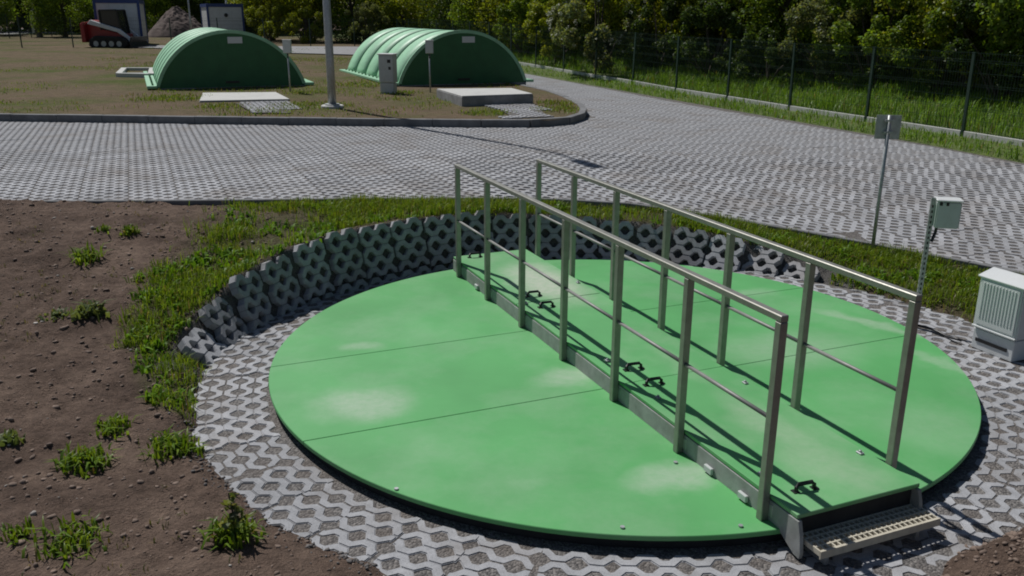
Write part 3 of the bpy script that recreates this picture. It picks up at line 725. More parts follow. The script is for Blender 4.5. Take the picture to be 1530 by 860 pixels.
def paver_path(name, pix, label):
    P = [tuple(atH(x, y, zfield)[:2]) for x, y in pix]
    o = sheet(name, P, lambda x, y: zfield(x, y)+.038, M['roadfill'], .5, label, 'path')
    Pn = np.array(P)
    us = np.arange(-6, 6, .582); vs_ = np.arange(-6, 6, .4235); A, B = np.meshgrid(us, vs_); c = Pn.mean(0)
    X_ = (c[0]+NV[0]*A+BACK[0]*B).ravel(); Y_ = (c[1]+NV[1]*A+BACK[1]*B).ravel()
    kk = inside(X_, Y_, P)
    for x, y in zip(X_[kk], Y_[kk]): put_paver(PVL, o, x, y, float(zfield(x, y))+.046, rzr, .3)
paver_path('path', [(352, 156), (430, 153), (436, 171), (380, 171)], 'short strip of pavers leading from the low pale slab to the kerb')
paver_path('path', [(736, 157), (796, 155), (818, 176), (766, 178)], 'short strip of pavers leading from the raised slab to the kerb')

def boxpost(px, py, label, mirror=1):
    q = atH(px, py, zfield); r = empty('sensor_post', tuple(q), rad(5)); tag(r, label, 'junction box', 'boxes on posts by the sheds')
    MB().tube([(0, 0, -.1), (0, 0, 1.1)], .022, 8).build('post', M['galv'], r, smooth=True)
    b_ = MB().box((-.11, -.09, 1.08), (.11, .05, 1.42)).build('box', M['lightgrey'], r, bevel=.012)
    MB().box((-.12, -.10, 1.42), (.12, .06, 1.435)).build('lid', M['white'], b_)
    MB().tube([(0, -.02, 1.08), (0, -.02, .95)], .02, 6).build('cable_gland', M['black'], b_)
boxpost(434, 139, 'grey box on a thin post beside the left green shed')
boxpost(643, 139, 'grey box on a thin post in front of the right green shed')
q = atH(581, 140, zfield); r = empty('meter_cabinet', tuple(q), rad(-16)); tag(r, 'narrow pale grey meter cabinet on the grass beside the right green shed', 'cabinet')
MB().box((-.2, -.13, -.1), (.2, .13, .30)).build('plinth', M['lightgrey'], r, bevel=.01)
b_ = MB().box((-.215, -.14, .31), (.215, .14, 1.05)).build('body', M['lightgrey'], r, bevel=.012)
MB().box((-.24, -.165, 1.052), (.24, .165, 1.085)).build('roof', M['white'], r, bevel=.01)
dr = MB().box((-.19, -.15, .34), (.19, -.141, 1.02)).build('door', M['lightgrey'], r, bevel=.004)
MB().box((.05, -.155, .84), (.15, -.151, .93)).build('meter_window', M['glass'], dr)
MB().box((.08, -.155, .66), (.15, -.151, .74)).build('warning_label', M['black'], dr)

# lamp posts
def lamp(px, py, label, Hh=9.6, r0=.095, base=True, zf=zfield, arm=.9):
    q = atH(px, py, zf); r = empty('lamp_post', tuple(q)); tag(r, label, 'lamp post', 'tall lamp posts')
    MB().tube([(0, 0, -.1), (0, 0, 1.2), (0, 0, Hh)], [r0, r0*.95, r0*.55], 14).build('pole', M['galv'], r, smooth=True)
    if base:
        MB().prism([(math.cos(t)*.26, math.sin(t)*.26) for t in np.linspace(0, 6.28, 20, False)], -.1, .10).build('base', M['concrete_light'], r, bevel=.02)
        MB().prism([(math.cos(t)*.17, math.sin(t)*.17) for t in np.linspace(0, 6.28, 16, False)], .10, .13).build('base_plate', M['galv'], r, bevel=.004)
    a_ = MB().tube([(0, 0, Hh-.1), (.15, -.2, Hh+.12), (.5*arm, -.9*arm, Hh+.2)], .035, 8).build('arm', M['galv'], r, smooth=True)
    MB().box((-.14, -.35, 0), (.14, .35, .10)).build('lamp_head', M['lightgrey'], a_, bevel=.03, loc=(.5*arm+.1, -.9*arm-.25, Hh+.16), rz=rad(28))
lamp(497, 163, 'grey lamp post on a round concrete foot between the two green sheds')
lamp(287, 57, 'thin pale lamp post rising in front of the earth heap', 7.5, .08, False, arm=.6)
lamp(343, 60, 'thin pale lamp post standing before the far white container', 7.5, .085, False, arm=.6)
q = atH(60, 55, zfield); r = empty('utility_pole', tuple(q)); tag(r, 'thick weathered concrete utility pole at the far left', 'pole')
MB().tube([(0, 0, -.2), (-.15, 0, 4), (-.25, 0, 8.5)], [.24, .19, .13], 12).build('pole', M['concrete'], r, smooth=True)
MB().box((-.42, -.3, .3), (-.2, -.1, 1.7)).build('switch_box', M['lightgrey'], r, bevel=.02)
MB().box((-1.1, -.05, 7.8), (.6, .05, 7.92)).build('crossarm', M['galv'], r)

# concrete frame sunk in the field
P = [atH(x, y, zfield)[:2] for x, y in [(178, 116), (226, 117), (228, 106), (186, 106)]]
c = np.mean(P, 0); r = empty('manhole_frame', (c[0], c[1], float(zfield(*c)))); tag(r, 'sunken concrete frame in the field left of the green shed', 'frame')
for i in range(4):
    a_, b_ = P[i]-c, P[(i+1) % 4]-c
    MB().bar((*(a_*1.0), .05), (*(b_*1.0), .05), .2, .2).build('frame_side', M['concrete_light'], r, bevel=.01)
MB().prism([tuple((p-c)*.98) for p in P], .0, .025).build('cover', M['concrete'], r)

# ------------------------------------------------------------------ site containers, loader, heap
def container(px, py, wpx, Hh, label, rz, Lc=5.5, hatch=False):
    q = atH(px, py, zfield); d_ = np.hypot(q[0], q[1]); Wc = 2.44
    r = empty('site_container', tuple(q), rz); tag(r, label, 'container', 'white and blue site containers')
    e = .09
    MB().box((e*.6, e*.6, .08), (Wc-e*.6, Lc-e*.6, Hh-.12)).build('wall', M['cwhite'], r)
    for x in (0, Wc-.14):
        for y in (0, Lc-.14): MB().box((x, y, .0), (x+.14, y+.14, Hh)).build('corner_post', M['blue'], r, bevel=.01)
    for y in (0, Lc-.12):
        for z, t in ((0, .14), (Hh-.22, .22)): MB().box((.14, y, z), (Wc-.14, y+.12, z+t)).build('frame_beam', M['blue'], r)
    for x in (0, Wc-.12):
        for z, t in ((0, .14), (Hh-.22, .22)): MB().box((x, .14, z), (x+.12, Lc-.14, z+t)).build('frame_beam', M['blue'], r)
    MB().box((.15, .15, Hh-.03), (Wc-.15, Lc-.15, Hh-.01)).build('roof', M['cwhite'], r)
    for k in range(1, 3): MB().box((Wc*k/3-.008, .045, .15), (Wc*k/3+.008, .053, Hh-.23)).build('panel_joint', M['lightgrey'], r)
    if hatch: MB().prism([(math.cos(t)*.13, math.sin(t)*.13) for t in np.linspace(0, 6.28, 14, False)], -.06, 0, Matrix(((1, 0, 0, 0), (0, 0, 1, 0), (0, 1, 0, 0), (0, 0, 0, 1)))).build('fan_vent', M['black'], r, loc=(1.25, .05, Hh-.75))
    return r
container(147, 70, 53, 2.62, 'white container with blue frame behind the red loader', rad(19))
container(313, 62, 46, 2.5, 'white container with blue frame behind the left green shed', rad(23), hatch=True)

q = atH(124, 71.5, zfield); ld = empty('track_loader', tuple(q), rad(-6)); tag(ld, 'red and white compact track loader parked before the white container', 'loader')
Mz = Matrix(((1, 0, 0, 0), (0, 0, 1, 0), (0, 1, 0, 0), (0, 0, 0, 1)))
for y0 in (0, 1.35):
    tr = MB().prism([(.35, .12), (.6, 0), (2.35, 0), (2.65, .15), (2.6, .42), (2.2, .62), (.75, .66), (.4, .45)], y0, y0+.38, Mz).build('track', M['rubber'], ld, bevel=.04)
    for k in range(4): MB().prism([(math.cos(t)*.15, math.sin(t)*.15) for t in np.linspace(0, 6.28, 14, False)], y0-.012, y0-.002, Mz).build('road_wheel', M['galv'], tr, loc=(.8+.45*k, 0, .24))
MB().prism([(0, .35), (.0, 1.25), (.35, 1.5), (.75, 1.42), (1.0, 1.0), (2.3, .75), (2.4, .4)], .42, 1.32, Mz).build('body', M['red'], ld, bevel=.03)
MB().prism([(-.06, .3), (-.06, 1.28), (.14, 1.4), (.2, .3)], .06, 1.68, Mz).build('rear_door', M['red'], ld, bevel=.03)
cabp = MB().prism([(1.0, .95), (.95, 1.98), (1.95, 2.0), (2.05, 1.3), (2.1, .8)], .46, 1.28, Mz).build('cab', M['glass'], ld)
for (x0, z0), (x1, z1) in (((.97, .95), (.95, 2.0)), ((.95, 2.0), (1.97, 2.02)), ((1.97, 2.02), (2.12, .8))):
    for yy in (.45, 1.29): MB().bar((x0, yy, z0), (x1, yy, z1), .09, .09).build('cab_frame', M['black'], cabp)
MB().box((.93, .42, 1.98), (1.99, 1.32, 2.05)).build('cab_roof', M['black'], cabp, bevel=.02)
for yy in (.28, 1.36):
    MB().prism([(.25, 1.28), (.45, 1.5), (1.2, 1.28), (2.1, 1.02), (2.75, .5), (2.95, .1), (2.75, .1), (2.5, .5), (1.95, .85), (1.1, 1.08)], yy, yy+.13, Mz).build('lift_arm', M['cwhite'], ld, bevel=.02)
MB().prism([(2.8, 0), (3.35, .0), (3.4, .05), (2.95, .1), (2.85, .35), (2.95, .62), (2.85, .62), (2.75, .3)], -.02, 1.76, Mz).build('bucket', M['black'], ld, bevel=.015)

q = atH(268, 55, zfield); n_ = 60; hv = []; hf = []
hr = 26
for i in range(hr+1):
    for j in range(n_):
        t = 2*math.pi*j/n_; rr = i/hr
        x = math.cos(t)*rr*2.6; y = math.sin(t)*rr*2.4
        z = 2.35*max(0, 1-rr**1.25)**.85
        z += (.55*(noise(np.array([x+50]), np.array([y+9]), 1.2, 5, 4)[0]-.5)+.3*(noise(np.array([x]), np.array([y+9]), 5, 6, 3)[0]-.5))*(1-rr**3)
        hv.append((x, y, z-.05))
for i in range(hr):
    for j in range(n_): hf.append((i*n_+j, i*n_+(j+1) % n_, (i+1)*n_+(j+1) % n_, (i+1)*n_+j))
hp = MB().add(hv, hf).build('earth_heap', M['heap'], loc=tuple(q)); tag(hp, 'tall brown heap of earth between the two white containers', 'heap')

# far pale house glimpsed between the trees
q = at(112, 30, 1.0); q = ray(116, 26); tt = 92/q[1]; hx, hy = q[0]*tt, 92.0
hs = empty('house', (hx, hy, .9), rad(12)); tag(hs, 'distant white house glimpsed between the trees at the far left', 'house')
hw = MB().box((-2.5, 0, -.3), (2.5, 6, 2.9)).build('wall', M['cwhite'], hs)
MB().prism([(-2.9, 2.88), (0, 4.6), (2.9, 2.88)], -.3, 6.3, Mz).build('roof', M['roof'], hs)
MB().box((.5, -.03, 1.0), (1.5, .0, 2.1)).build('window', M['glass'], hw)

# pale road at the back of the field
ba = [atH(x, y, zfield)[:2] for x, y in [(560, 71), (380, 70), (235, 69), (150, 66)]]; bb = [atH(x, y, zfield)[:2] for x, y in [(150, 70), (235, 73), (380, 79), (560, 84)]]
sheet('back_road', [tuple(p) for p in ba]+[tuple(p) for p in bb], lambda x, y: zfield(x, y)+.06, M['asphalt'], 1.5, 'pale paved road running behind the sheds', 'road')
ba = [atH(x, y, zfield)[:2] for x, y in [(112, 44.5), (-60, 42)]]; bb = [atH(x, y, zfield)[:2] for x, y in [(-60, 53), (112, 50)]]
sheet('far_road', [tuple(p) for p in ba]+[tuple(p) for p in bb], lambda x, y: zfield(x, y)+.06, M['asphalt'], 2.5, 'pale strip of road at the far left behind the dark fence', 'road')

# ------------------------------------------------------------------ fences
def panel_mesh(L, Hh, step):
    mb = MB(); r = .0019
    for x in np.arange(step/2, L, step): mb.box((x-r, -r, .04), (x+r, r, Hh))
    for z in (.06, .26, .46, .50, .70, .90, .94, 1.15, 1.35, 1.39, Hh-.03): mb.box((0, -r*1.5-.002, z-r*1.4), (L, -r+.001, z+r*1.4))
    return mb.mesh('mesh_panel')
def fence(name, pts, label, zf, step=.0625, kerb=True, Hh=1.55):
    root = empty(name, (*pts[0], float(zf(*pts[0])))); tag(root, label, 'fence'); base = Vector(root.location)
    L = float(np.hypot(*(pts[1]-pts[0]))); pm_ = panel_mesh(L-.07, Hh, step); pm_.materials.append(M['fence'])
    pst = MB().box((-.03, -.02, -.2), (.03, .02, Hh+.06)).box((-.035, -.025, Hh+.06), (.035, .025, Hh+.075)).mesh('post'); pst.materials.append(M['fence'])
    kb = MB().box((.04, -.025, -.2), (L-.04, .025, .13)).mesh('kerb_plank', bevel=.006); kb.materials.append(M['concrete_light'])
    for i, p in enumerate(pts):
        z = float(zf(*p)); nxt = pts[i+1] if i+1 < len(pts) else None
        dirv = (nxt-p) if nxt is not None else p-pts[i-1]
        rz = math.atan2(dirv[1], dirv[0])
        o = link('post', pst, None, root, Vector((p[0], p[1], z))-base, rz); o.rotation_euler = (rad(random.gauss(0, .6)), rad(random.gauss(0, .6)), rz)
        if nxt is not None:
            z2 = float(zf(*nxt)); pit_ = -math.atan2(z2-z, L)
            o = link('mesh_panel', pm_, None, root, Vector((p[0]+dirv[0]/L*.035, p[1]+dirv[1]/L*.035, z+.09))-base); o.rotation_euler = (0, pit_, rz)
            if kerb: o = link('kerb_plank', kb, None, root, Vector((p[0], p[1], z))-base); o.rotation_euler = (0, pit_, rz)
    return root
zmf = lambda x, y: float(zmead(np.array([x]), np.array([y]))[0])-.02
FP = [fpt(k) for k in range(-3, 17)]
fence('mesh_fence', FP, 'dark green wire mesh fence on concrete planks along the right side of the road', zmf)
NB = FP[-1]; FB = [NB-NV*2.56*k*1.0+BACK*0.35*k for k in range(0, 18)]
fence('mesh_fence', FB, 'far dark green mesh fence below the trees behind the sheds', lambda x, y: float(zfield(x, y)), step=.1, kerb=False)
lf0 = atH(-40, 60, zfield)[:2]; lf1 = atH(92, 54, zfield)[:2]; nL = 9
fence('mesh_fence', [lf0+(lf1-lf0)*t for t in np.linspace(0, 1, nL)], 'dark mesh fence at the far left by the utility pole', lambda x, y: float(zfield(x, y)), step=.08, kerb=False, Hh=1.7)

# ------------------------------------------------------------------ foliage
def leaves(cent, rad_, n, size, up=.35, flat=1.0, seed=0, lo=.55, asp=1.5, tintlo=.55, tinthi=1.35):
    """n leaves scattered through spherical clumps; returns vertices, quads, tint"""
    rg = np.random.default_rng(seed); cent = np.asarray(cent); rad_ = np.asarray(rad_)
    k = rg.choice(len(cent), n, p=rad_**2/np.sum(rad_**2))
    d = rg.normal(size=(n, 3)); d /= np.linalg.norm(d, axis=1)[:, None]
    rr = rad_[k]*(lo+(1-lo)*rg.random(n)**.6)*rg.uniform(.75, 1.15, n)
    p = cent[k]+d*rr[:, None]*np.array([1, 1, flat])
    nrm = d*.6+rg.normal(size=(n, 3))*.55+np.array([0, 0, up]); nrm /= np.linalg.norm(nrm, axis=1)[:, None]
    t = np.cross(nrm, rg.normal(size=(n, 3))); t /= np.linalg.norm(t, axis=1)[:, None]; b = np.cross(nrm, t)
    s = size*rg.uniform(.6, 1.35, n)[:, None]
    v0 = p-t*s*asp*.5; v2 = p+t*s*asp*.5-nrm*s*.12; v1 = p+b*s*.45+nrm*s*.1; v3 = p-b*s*.45+nrm*s*.1
    V = np.stack([v0, v1, v2, v3], 1).reshape(-1, 3)
    F = np.arange(4*n).reshape(n, 4)
    ck = rg.uniform(.75, 1.25, (len(cent), 1))[k]
    c = ck*rg.uniform(tintlo, tinthi, (n, 1))*np.stack([rg.uniform(.85, 1.2, n), np.ones(n), rg.uniform(.6, 1.3, n)], 1)
    return V, F, np.repeat(c, 4, 0)
def tree_kind(seed, Hh, Wd, low, n, size, bush=False):
    rg = np.random.default_rng(seed); cent = []; rr = []
    nc = 70 if not bush else 34
    while len(cent) < nc:
        u = rg.uniform(-1, 1, 3)
        if np.linalg.norm(u) > 1 or np.linalg.norm(u) < .42: continue
        z = low+(Hh-low)*(u[2]*.5+.5)
        prof = 1.0 if u[2] < .2 else 1.0
        cent.append((u[0]*Wd*prof, u[1]*Wd*prof, z)); rr.append(rg.uniform(.42, .85)*(1.0 if not bush else .62)*Wd/2.6)
    V, F, c = leaves(cent, rr, n, size, seed=seed+5)
    V[:, 2] = np.maximum(V[:, 2], .03)
    crown = fast('crown', V, F, c)
    mb = MB(); 
    if not bush:
        top = Vector((rg.uniform(-.3, .3), rg.uniform(-.3, .3), Hh*.72))
        mid = Vector((rg.uniform(-.2, .2), rg.uniform(-.2, .2), Hh*.35))
        mb.tube([(0, 0, -.3), (0, 0, .3), tuple(mid), tuple(top)], [.24, .17, .12, .03], 8)
        for i in range(16):
            c_ = Vector(cent[i*4 % nc]); b0 = Vector((0, 0, .3)).lerp(mid, rg.uniform(.3, 1)) if c_.z < Hh*.5 else mid.lerp(top, rg.uniform(.0, .8))
            m_ = b0.lerp(c_, .5)+Vector((0, 0, .25)); mb.tube([tuple(b0), tuple(m_), tuple(c_)], [.06, .04, .012], 5)
    else:
        for i in range(9):
            c_ = Vector(cent[i*3 % nc]); mb.tube([(rg.uniform(-.15, .15), rg.uniform(-.15, .15), -.15), tuple(c_*.5+Vector((0, 0, .15))), tuple(c_)], [.035, .025, .008], 5)
    tr = mb.mesh('trunk'); tr.materials.append(M['bark'])
    crown.materials.append(M['leafA']); return tr, crown
TREES = [tree_kind(1, 5.0, 2.5, .25, 24000, .085), tree_kind(2, 9, 3.1, 1.2, 28000, .105), tree_kind(3, 4.1, 2.2, .1, 21000, .075)]
BUSH = [tree_kind(11, 2.6, 1.5, .15, 11000, .06, True), tree_kind(12, 1.9, 1.25, .1, 9000, .055, True), tree_kind(13, 3.2, 1.7, .2, 13000, .065, True)]
def plant(name, kind, x, y, z, sc, mt, label, cat, group=None, rz=None):
    r = empty(name, (x, y, z), random.uniform(0, 6.28) if rz is None else rz); r.scale = (sc*random.uniform(.92, 1.1), sc*random.uniform(.92, 1.1), sc)
    tag(r, label, cat, group)
    link('trunk' if cat == 'tree' else 'stems', kind[0], None, r)
    o = link('crown' if cat == 'tree' else 'foliage', kind[1], None, r)
    o.material_slots[0].link = 'OBJECT'; o.material_slots[0].material = M[mt]
    return r
def fz(t, d):
    p = F0+BACK*t+NV*d; return p[0], p[1], float(zmead(np.array([p[0]]), np.array([p[1]]))[0])-.03
# trees standing along the right-hand fence, from the right edge of the picture backwards (t along the fence, d behind it)
front = [(-2.5, 4.4, 2, 1.0, 'leafA'), (.9, 4.6, 0, .95, 'leafA'), (4.2, 4.8, 2, 1.0, 'leafB'), (8.0, 5.6, 0, .95, 'leafA'), (11.5, 5.0, 0, .9, 'leafA'), (14.6, 4.6, 2, 1.0, 'leafB'), (18.0, 4.2, 0, 1.0, 'leafB'), (21.5, 3.8, 2, 1.05, 'leafC'), (25, 3.6, 2, 1.1, 'leafA'), (29, 3.4, 0, 1.1, 'leafB'), (33, 3.6, 0, 1.1, 'leafA'), (37, 3.4, 2, 1.2, 'leafC'), (41, 3.2, 0, 1.1, 'leafB')]
ordw = ['first', 'second', 'third', 'fourth', 'fifth', 'sixth', 'seventh', 'eighth', 'ninth', 'tenth', 'eleventh', 'twelfth', 'thirteenth', 'fourteenth', 'fifteenth']
tone = {'leafA': 'mid green', 'leafB': 'yellowish green', 'leafC': 'dark green', 'leafD': 'greyish green'}
for i, (t, d, k_, sc, mt) in enumerate(front):
    plant('tree', TREES[k_], *fz(t, d), sc, mt, '%s leafy tree, %s from the right edge in the row behind the mesh fence' % (tone[mt], ordw[i]), 'tree', 'trees behind the right-hand fence')
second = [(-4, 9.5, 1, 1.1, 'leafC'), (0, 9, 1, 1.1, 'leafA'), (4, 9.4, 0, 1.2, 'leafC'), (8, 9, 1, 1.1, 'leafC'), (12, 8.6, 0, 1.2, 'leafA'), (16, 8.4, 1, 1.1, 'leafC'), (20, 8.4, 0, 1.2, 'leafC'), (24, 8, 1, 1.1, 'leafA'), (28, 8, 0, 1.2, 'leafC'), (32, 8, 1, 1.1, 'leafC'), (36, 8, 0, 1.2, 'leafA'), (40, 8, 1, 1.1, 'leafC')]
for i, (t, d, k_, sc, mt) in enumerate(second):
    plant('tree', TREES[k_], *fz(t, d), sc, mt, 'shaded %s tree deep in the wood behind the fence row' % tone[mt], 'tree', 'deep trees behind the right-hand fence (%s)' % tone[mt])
# bushes under the trees
bl = [(1300, 132, 2, 1.0, 'leafA', 'bright bush below the trees, left of the last but one fence post'), (1235, 128, 0, .95, 'leafD', 'low rounded pale bush in the meadow behind the mesh fence'), (1400, 140, 2, 1.0, 'leafA', 'wide leafy bush near the right edge behind the fence'), (1500, 155, 0, 1.1, 'leafC', 'dark bush at the right edge behind the fence'),
      (1145, 128, 1, .9, 'leafC', 'dark low bush in shade behind the middle fence posts'), (1060, 118, 0, 1.0, 'leafC', 'dark bush between two fence posts under the trees'), (985, 110, 2, .9, 'leafC', 'shaded bush in the dark gap behind the fence'), (893, 108, 2, 1.15, 'leafD', 'tall pale bush with cream blossom right behind the fence'), (835, 96, 0, 1.0, 'leafB', 'small yellowish bush right of the longer shed'), (785, 84, 0, 1.0, 'leafA', 'bush behind the right end of the longer shed')]
for px, py, k_, sc, mt, lb in bl:
    q = atH(px, py, lambda x, y: float(zmead(np.array([x]), np.array([y]))[0]))
    o = plant('bush', BUSH[k_], q[0], q[1], q[2]-.04, sc, mt, lb, 'bush')
    if 'blossom' in lb:
        rg = np.random.default_rng(5); c_ = rg.normal(size=(90, 3)); c_ /= np.linalg.norm(c_, axis=1)[:, None]
        V_, F_, t_ = leaves(c_*np.array([1.6, 1.6, 1.25])+np.array([0, 0, 1.8]), np.full(90, .06), 1500, .035, up=1, seed=6)
        link('blossom', fast('blossom', V_, F_, t_), M['flower'], o)
# tree row at the back of the field
bk = [(-3.5, 61, 0, 1.0, 'leafB'), (-7.5, 62, 2, 1.2, 'leafB'), (-11, 63, 0, 1.0, 'leafA'), (-14.5, 64, 1, 1.0, 'leafB'), (-17.5, 66, 2, 1.2, 'leafB'), (-23.5, 82, 0, 1.2, 'leafC'), (-28, 84, 1, 1.1, 'leafC'), (-32.5, 83, 0, 1.2, 'leafA'), (-35.5, 72, 2, 1.2, 'leafA'), (-43, 86, 1, 1.2, 'leafC'), (-44.5, 76, 0, 1.2, 'leafA'), (-49, 74, 1, 1.1, 'leafB'), (-54, 74, 2, 1.4, 'leafA')]
for i, (x, y, k_, sc, mt) in enumerate(bk):
    plant('tree', TREES[k_], x, y, float(zfield(x, y))-.05, sc, mt, '%s tree, %s from the right in the row beyond the field' % (tone[mt], ordw[i]), 'tree', 'trees beyond the field')
for i, (x, y, k_, sc, mt) in enumerate([(-9.5, 58.5, 0, 1.0, 'leafD'), (-13.5, 59, 1, 1.2, 'leafB'), (-16.3, 60.5, 0, 1.0, 'leafB')]):
    plant('bush', BUSH[k_], x, y, float(zfield(x, y))-.05, sc, mt, '%s bush at the foot of the far trees, %s from the right' % (tone[mt], ordw[i]), 'bush', 'bushes at the foot of the far trees')
# dark clipped hedge block beside the far container
q = atH(370, 61, zfield); V_, F_, t_ = leaves([(x, 0, z) for x in (-.4, 0, .4) for z in (.3, .7, 1.1)], np.full(9, .42), 4000, .06, seed=77)
hg = empty('hedge', tuple(q)); tag(hg, 'small dark clipped hedge right of the far white container', 'hedge'); link('foliage', fast('hedge_leaves', V_, F_, t_), M['leafC'], hg)
mb = MB()
for x in (-.4, 0, .4): mb.tube([(x, 0, -.1), (x, 0, 1.0)], [.03, .01], 5)
mb.build('stems', M['bark'], hg)
# deep wood behind everything
cen = []; rr = []
rg = np.random.default_rng(99)
for t in np.arange(-16, 62, 1.7):
    for z in (1.0, 3.2, 5.6, 8.0, 10.0):
        p = F0+BACK*t+NV*(14+rg.uniform(-1.5, 2.5)); cen.append((p[0], p[1], z+.5+rg.uniform(-.5, .5))); rr.append(rg.uniform(1.2, 2.0))
for x in np.arange(-90, 12, 1.9):
    for z in (1.0, 3.2, 5.6, 8.0, 10.0): cen.append((x, 90+rg.uniform(-2, 3)+(.0 if x > -36 or x < -42 else 6), z+.8)); rr.append(rg.uniform(1.3, 2.2))
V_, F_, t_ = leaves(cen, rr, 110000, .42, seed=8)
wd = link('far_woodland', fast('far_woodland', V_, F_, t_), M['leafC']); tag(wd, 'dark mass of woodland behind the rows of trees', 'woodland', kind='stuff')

# ------------------------------------------------------------------ grass
def blades(P, hgt, wid, lean=.5, seed=0, c0=(.05, .085, .014), c1=(.11, .13, .03), dry=.1):
    rg = np.random.default_rng(seed); n = len(P)
    a = rg.uniform(0, 2*np.pi, n); f = np.stack([np.cos(a), np.sin(a), np.zeros(n)], 1); s = np.stack([-np.sin(a), np.cos(a), np.zeros(n)], 1)
    hh = hgt*rg.uniform(.45, 1.25, n) if np.isscalar(hgt) else hgt*rg.uniform(.6, 1.2, n)
    le = (rg.random(n)**1.3*lean*1.6)[:, None]; ww = (wid*rg.uniform(.6, 1.4, n))[:, None]; h_ = hh[:, None]; z = np.array([0, 0, 1.0])
    mid = P+z*h_*.6+f*h_*le*.35; tip = P+z*h_*(1-le*.35)+f*h_*le
    V = np.stack([P-s*ww*.5, P+s*ww*.5, mid-s*ww*.45, mid+s*ww*.45, tip], 1).reshape(-1, 3)
    o = (np.arange(n)*5)[:, None]
    F = np.concatenate([o+np.array([0, 1, 3]), o+np.array([0, 3, 2]), o+np.array([2, 3, 4])])
    t = rg.random((n, 1)); c = np.array(c0)*(1-t)+np.array(c1)*t
    d = rg.random(n) < dry; c[d] = np.array([.20, .16, .075])*rg.uniform(.6, 1.2, (d.sum(), 1))
    return V, F, np.repeat(c, 5, 0)
def scatter(x0, x1, y0, y1, n, dens, seed):
    rg = np.random.default_rng(seed); x = rg.uniform(x0, x1, n); y = rg.uniform(y0, y1, n)
    k = rg.random(n) < dens(x, y); return x[k], y[k]
def tufty(x, y, seed, per=7, spread=.05):
    rg = np.random.default_rng(seed); x = np.repeat(x, per)+rg.normal(0, spread, len(x)*per); y = np.repeat(y, per)+rg.normal(0, spread, len(y)*per); return x, y
def join(parts):
    V = []; F = []; C = []; o = 0
    for v, f, c in parts: V.append(v); F.append(f+o); C.append(c); o += len(v)
    return np.concatenate(V), np.concatenate(F), np.concatenate(C)
# weedy bank and verge
dens = lambda x, y: bank_grass(x, y)**1.2*np.clip((noise(x, y, 1.6, 91, 3)-.30+.3*S(1, 3.5, x))*3.2, .05, 1)
x, y = scatter(-6.5, 7, 5.2, 12, 60000, dens, 4); x, y = tufty(x, y, 5, 5, .04)
ok = (seg_dist(x, y, NEAR) > .05) & ~inside(x, y, ROADP) & (bank_grass(x, y) > .04); x, y = x[ok], y[ok]
P = np.stack([x, y, zground(x, y)-.01], 1)
hh = .065+.13*np.clip(noise(x, y, 1.3, 17, 3)*1.6-.35, 0, 1)
parts = [blades(P, hh, .007, .7, 6, (.08, .155, .012), (.23, .31, .03), .10)]
# broader weed leaves among the blades
kx, ky = scatter(-5, 6, 6, 12, 5200, lambda a, b: bank_grass(a, b)*np.clip((noise(a, b, 2.3, 55, 2)-.35)*3, 0, 1), 14); kx, ky = tufty(kx, ky, 15, 7, .035)
ok = (seg_dist(kx, ky, NEAR) > .08) & ~inside(kx, ky, ROADP) & (bank_grass(kx, ky) > .04); kx, ky = kx[ok], ky[ok]
P = np.stack([kx, ky, zground(kx, ky)], 1); parts.append(blades(P, .09, .024, 1.0, 16, (.075, .18, .014), (.16, .28, .03), .02))
gb = link('bank_grass', fast('bank_grass', *join(parts)), M['grass']); tag(gb, 'weeds and grass growing on the bank round the sunken pit', 'grass', kind='stuff')
# thin sparse sprouts on the bare soil
x, y = scatter(-6.5, -.5, 2.6, 11, 1500, lambda a, b: np.clip((noise(a, b, 1.1, 66, 3)-.45)*4, 0, 1)*(np.hypot(a-CX, b-CY) > 3.75)*1.0, 24); x, y = tufty(x, y, 25, 5, .02)
ok = ~inside(x, y, ROADP); x, y = x[ok], y[ok]
P = np.stack([x, y, zground(x, y)], 1)
sp_ = link('soil_sprouts', fast('soil_sprouts', *blades(P, .035, .006, .9, 26, (.06, .08, .025), (.13, .14, .05), .35)), M['grass']); tag(sp_, 'thin sparse sprouts scattered over the bare soil', 'grass', kind='stuff')
# strip along the fence and the meadow behind it
def fence_strip(x, y):
    d = (x-F0[0])*NV[0]+(y-F0[1])*NV[1]; return ((d > -1.0) & (d < 7)).astype(float)
tt = RNG.uniform(-12, 42, 100000); d_ = RNG.uniform(-.98, 6.5, 100000)
k = RNG.random(100000) < np.where(tt < 14, 1, .55)*np.where((d_ > -.98) & (d_ < .25), .9, .8); tt, d_ = tt[k], d_[k]
x = F0[0]+BACK[0]*tt+NV[0]*d_; y = F0[1]+BACK[1]*tt+NV[1]*d_
P = np.stack([x, y, zmead(x, y)-.02], 1); hh = np.where(d_ < .3, .15*(.5+1.1*noise(x, y, 1.1, 9, 2)), .36*(.35+1.3*noise(x, y, .7, 3, 3)))
mg = link('meadow_grass', fast('meadow_grass', *blades(P, hh, .014, .8, 33, (.075, .175, .016), (.18, .30, .04), .05)), M['grass']); tag(mg, 'long green grass along and behind the mesh fence', 'grass', kind='stuff')
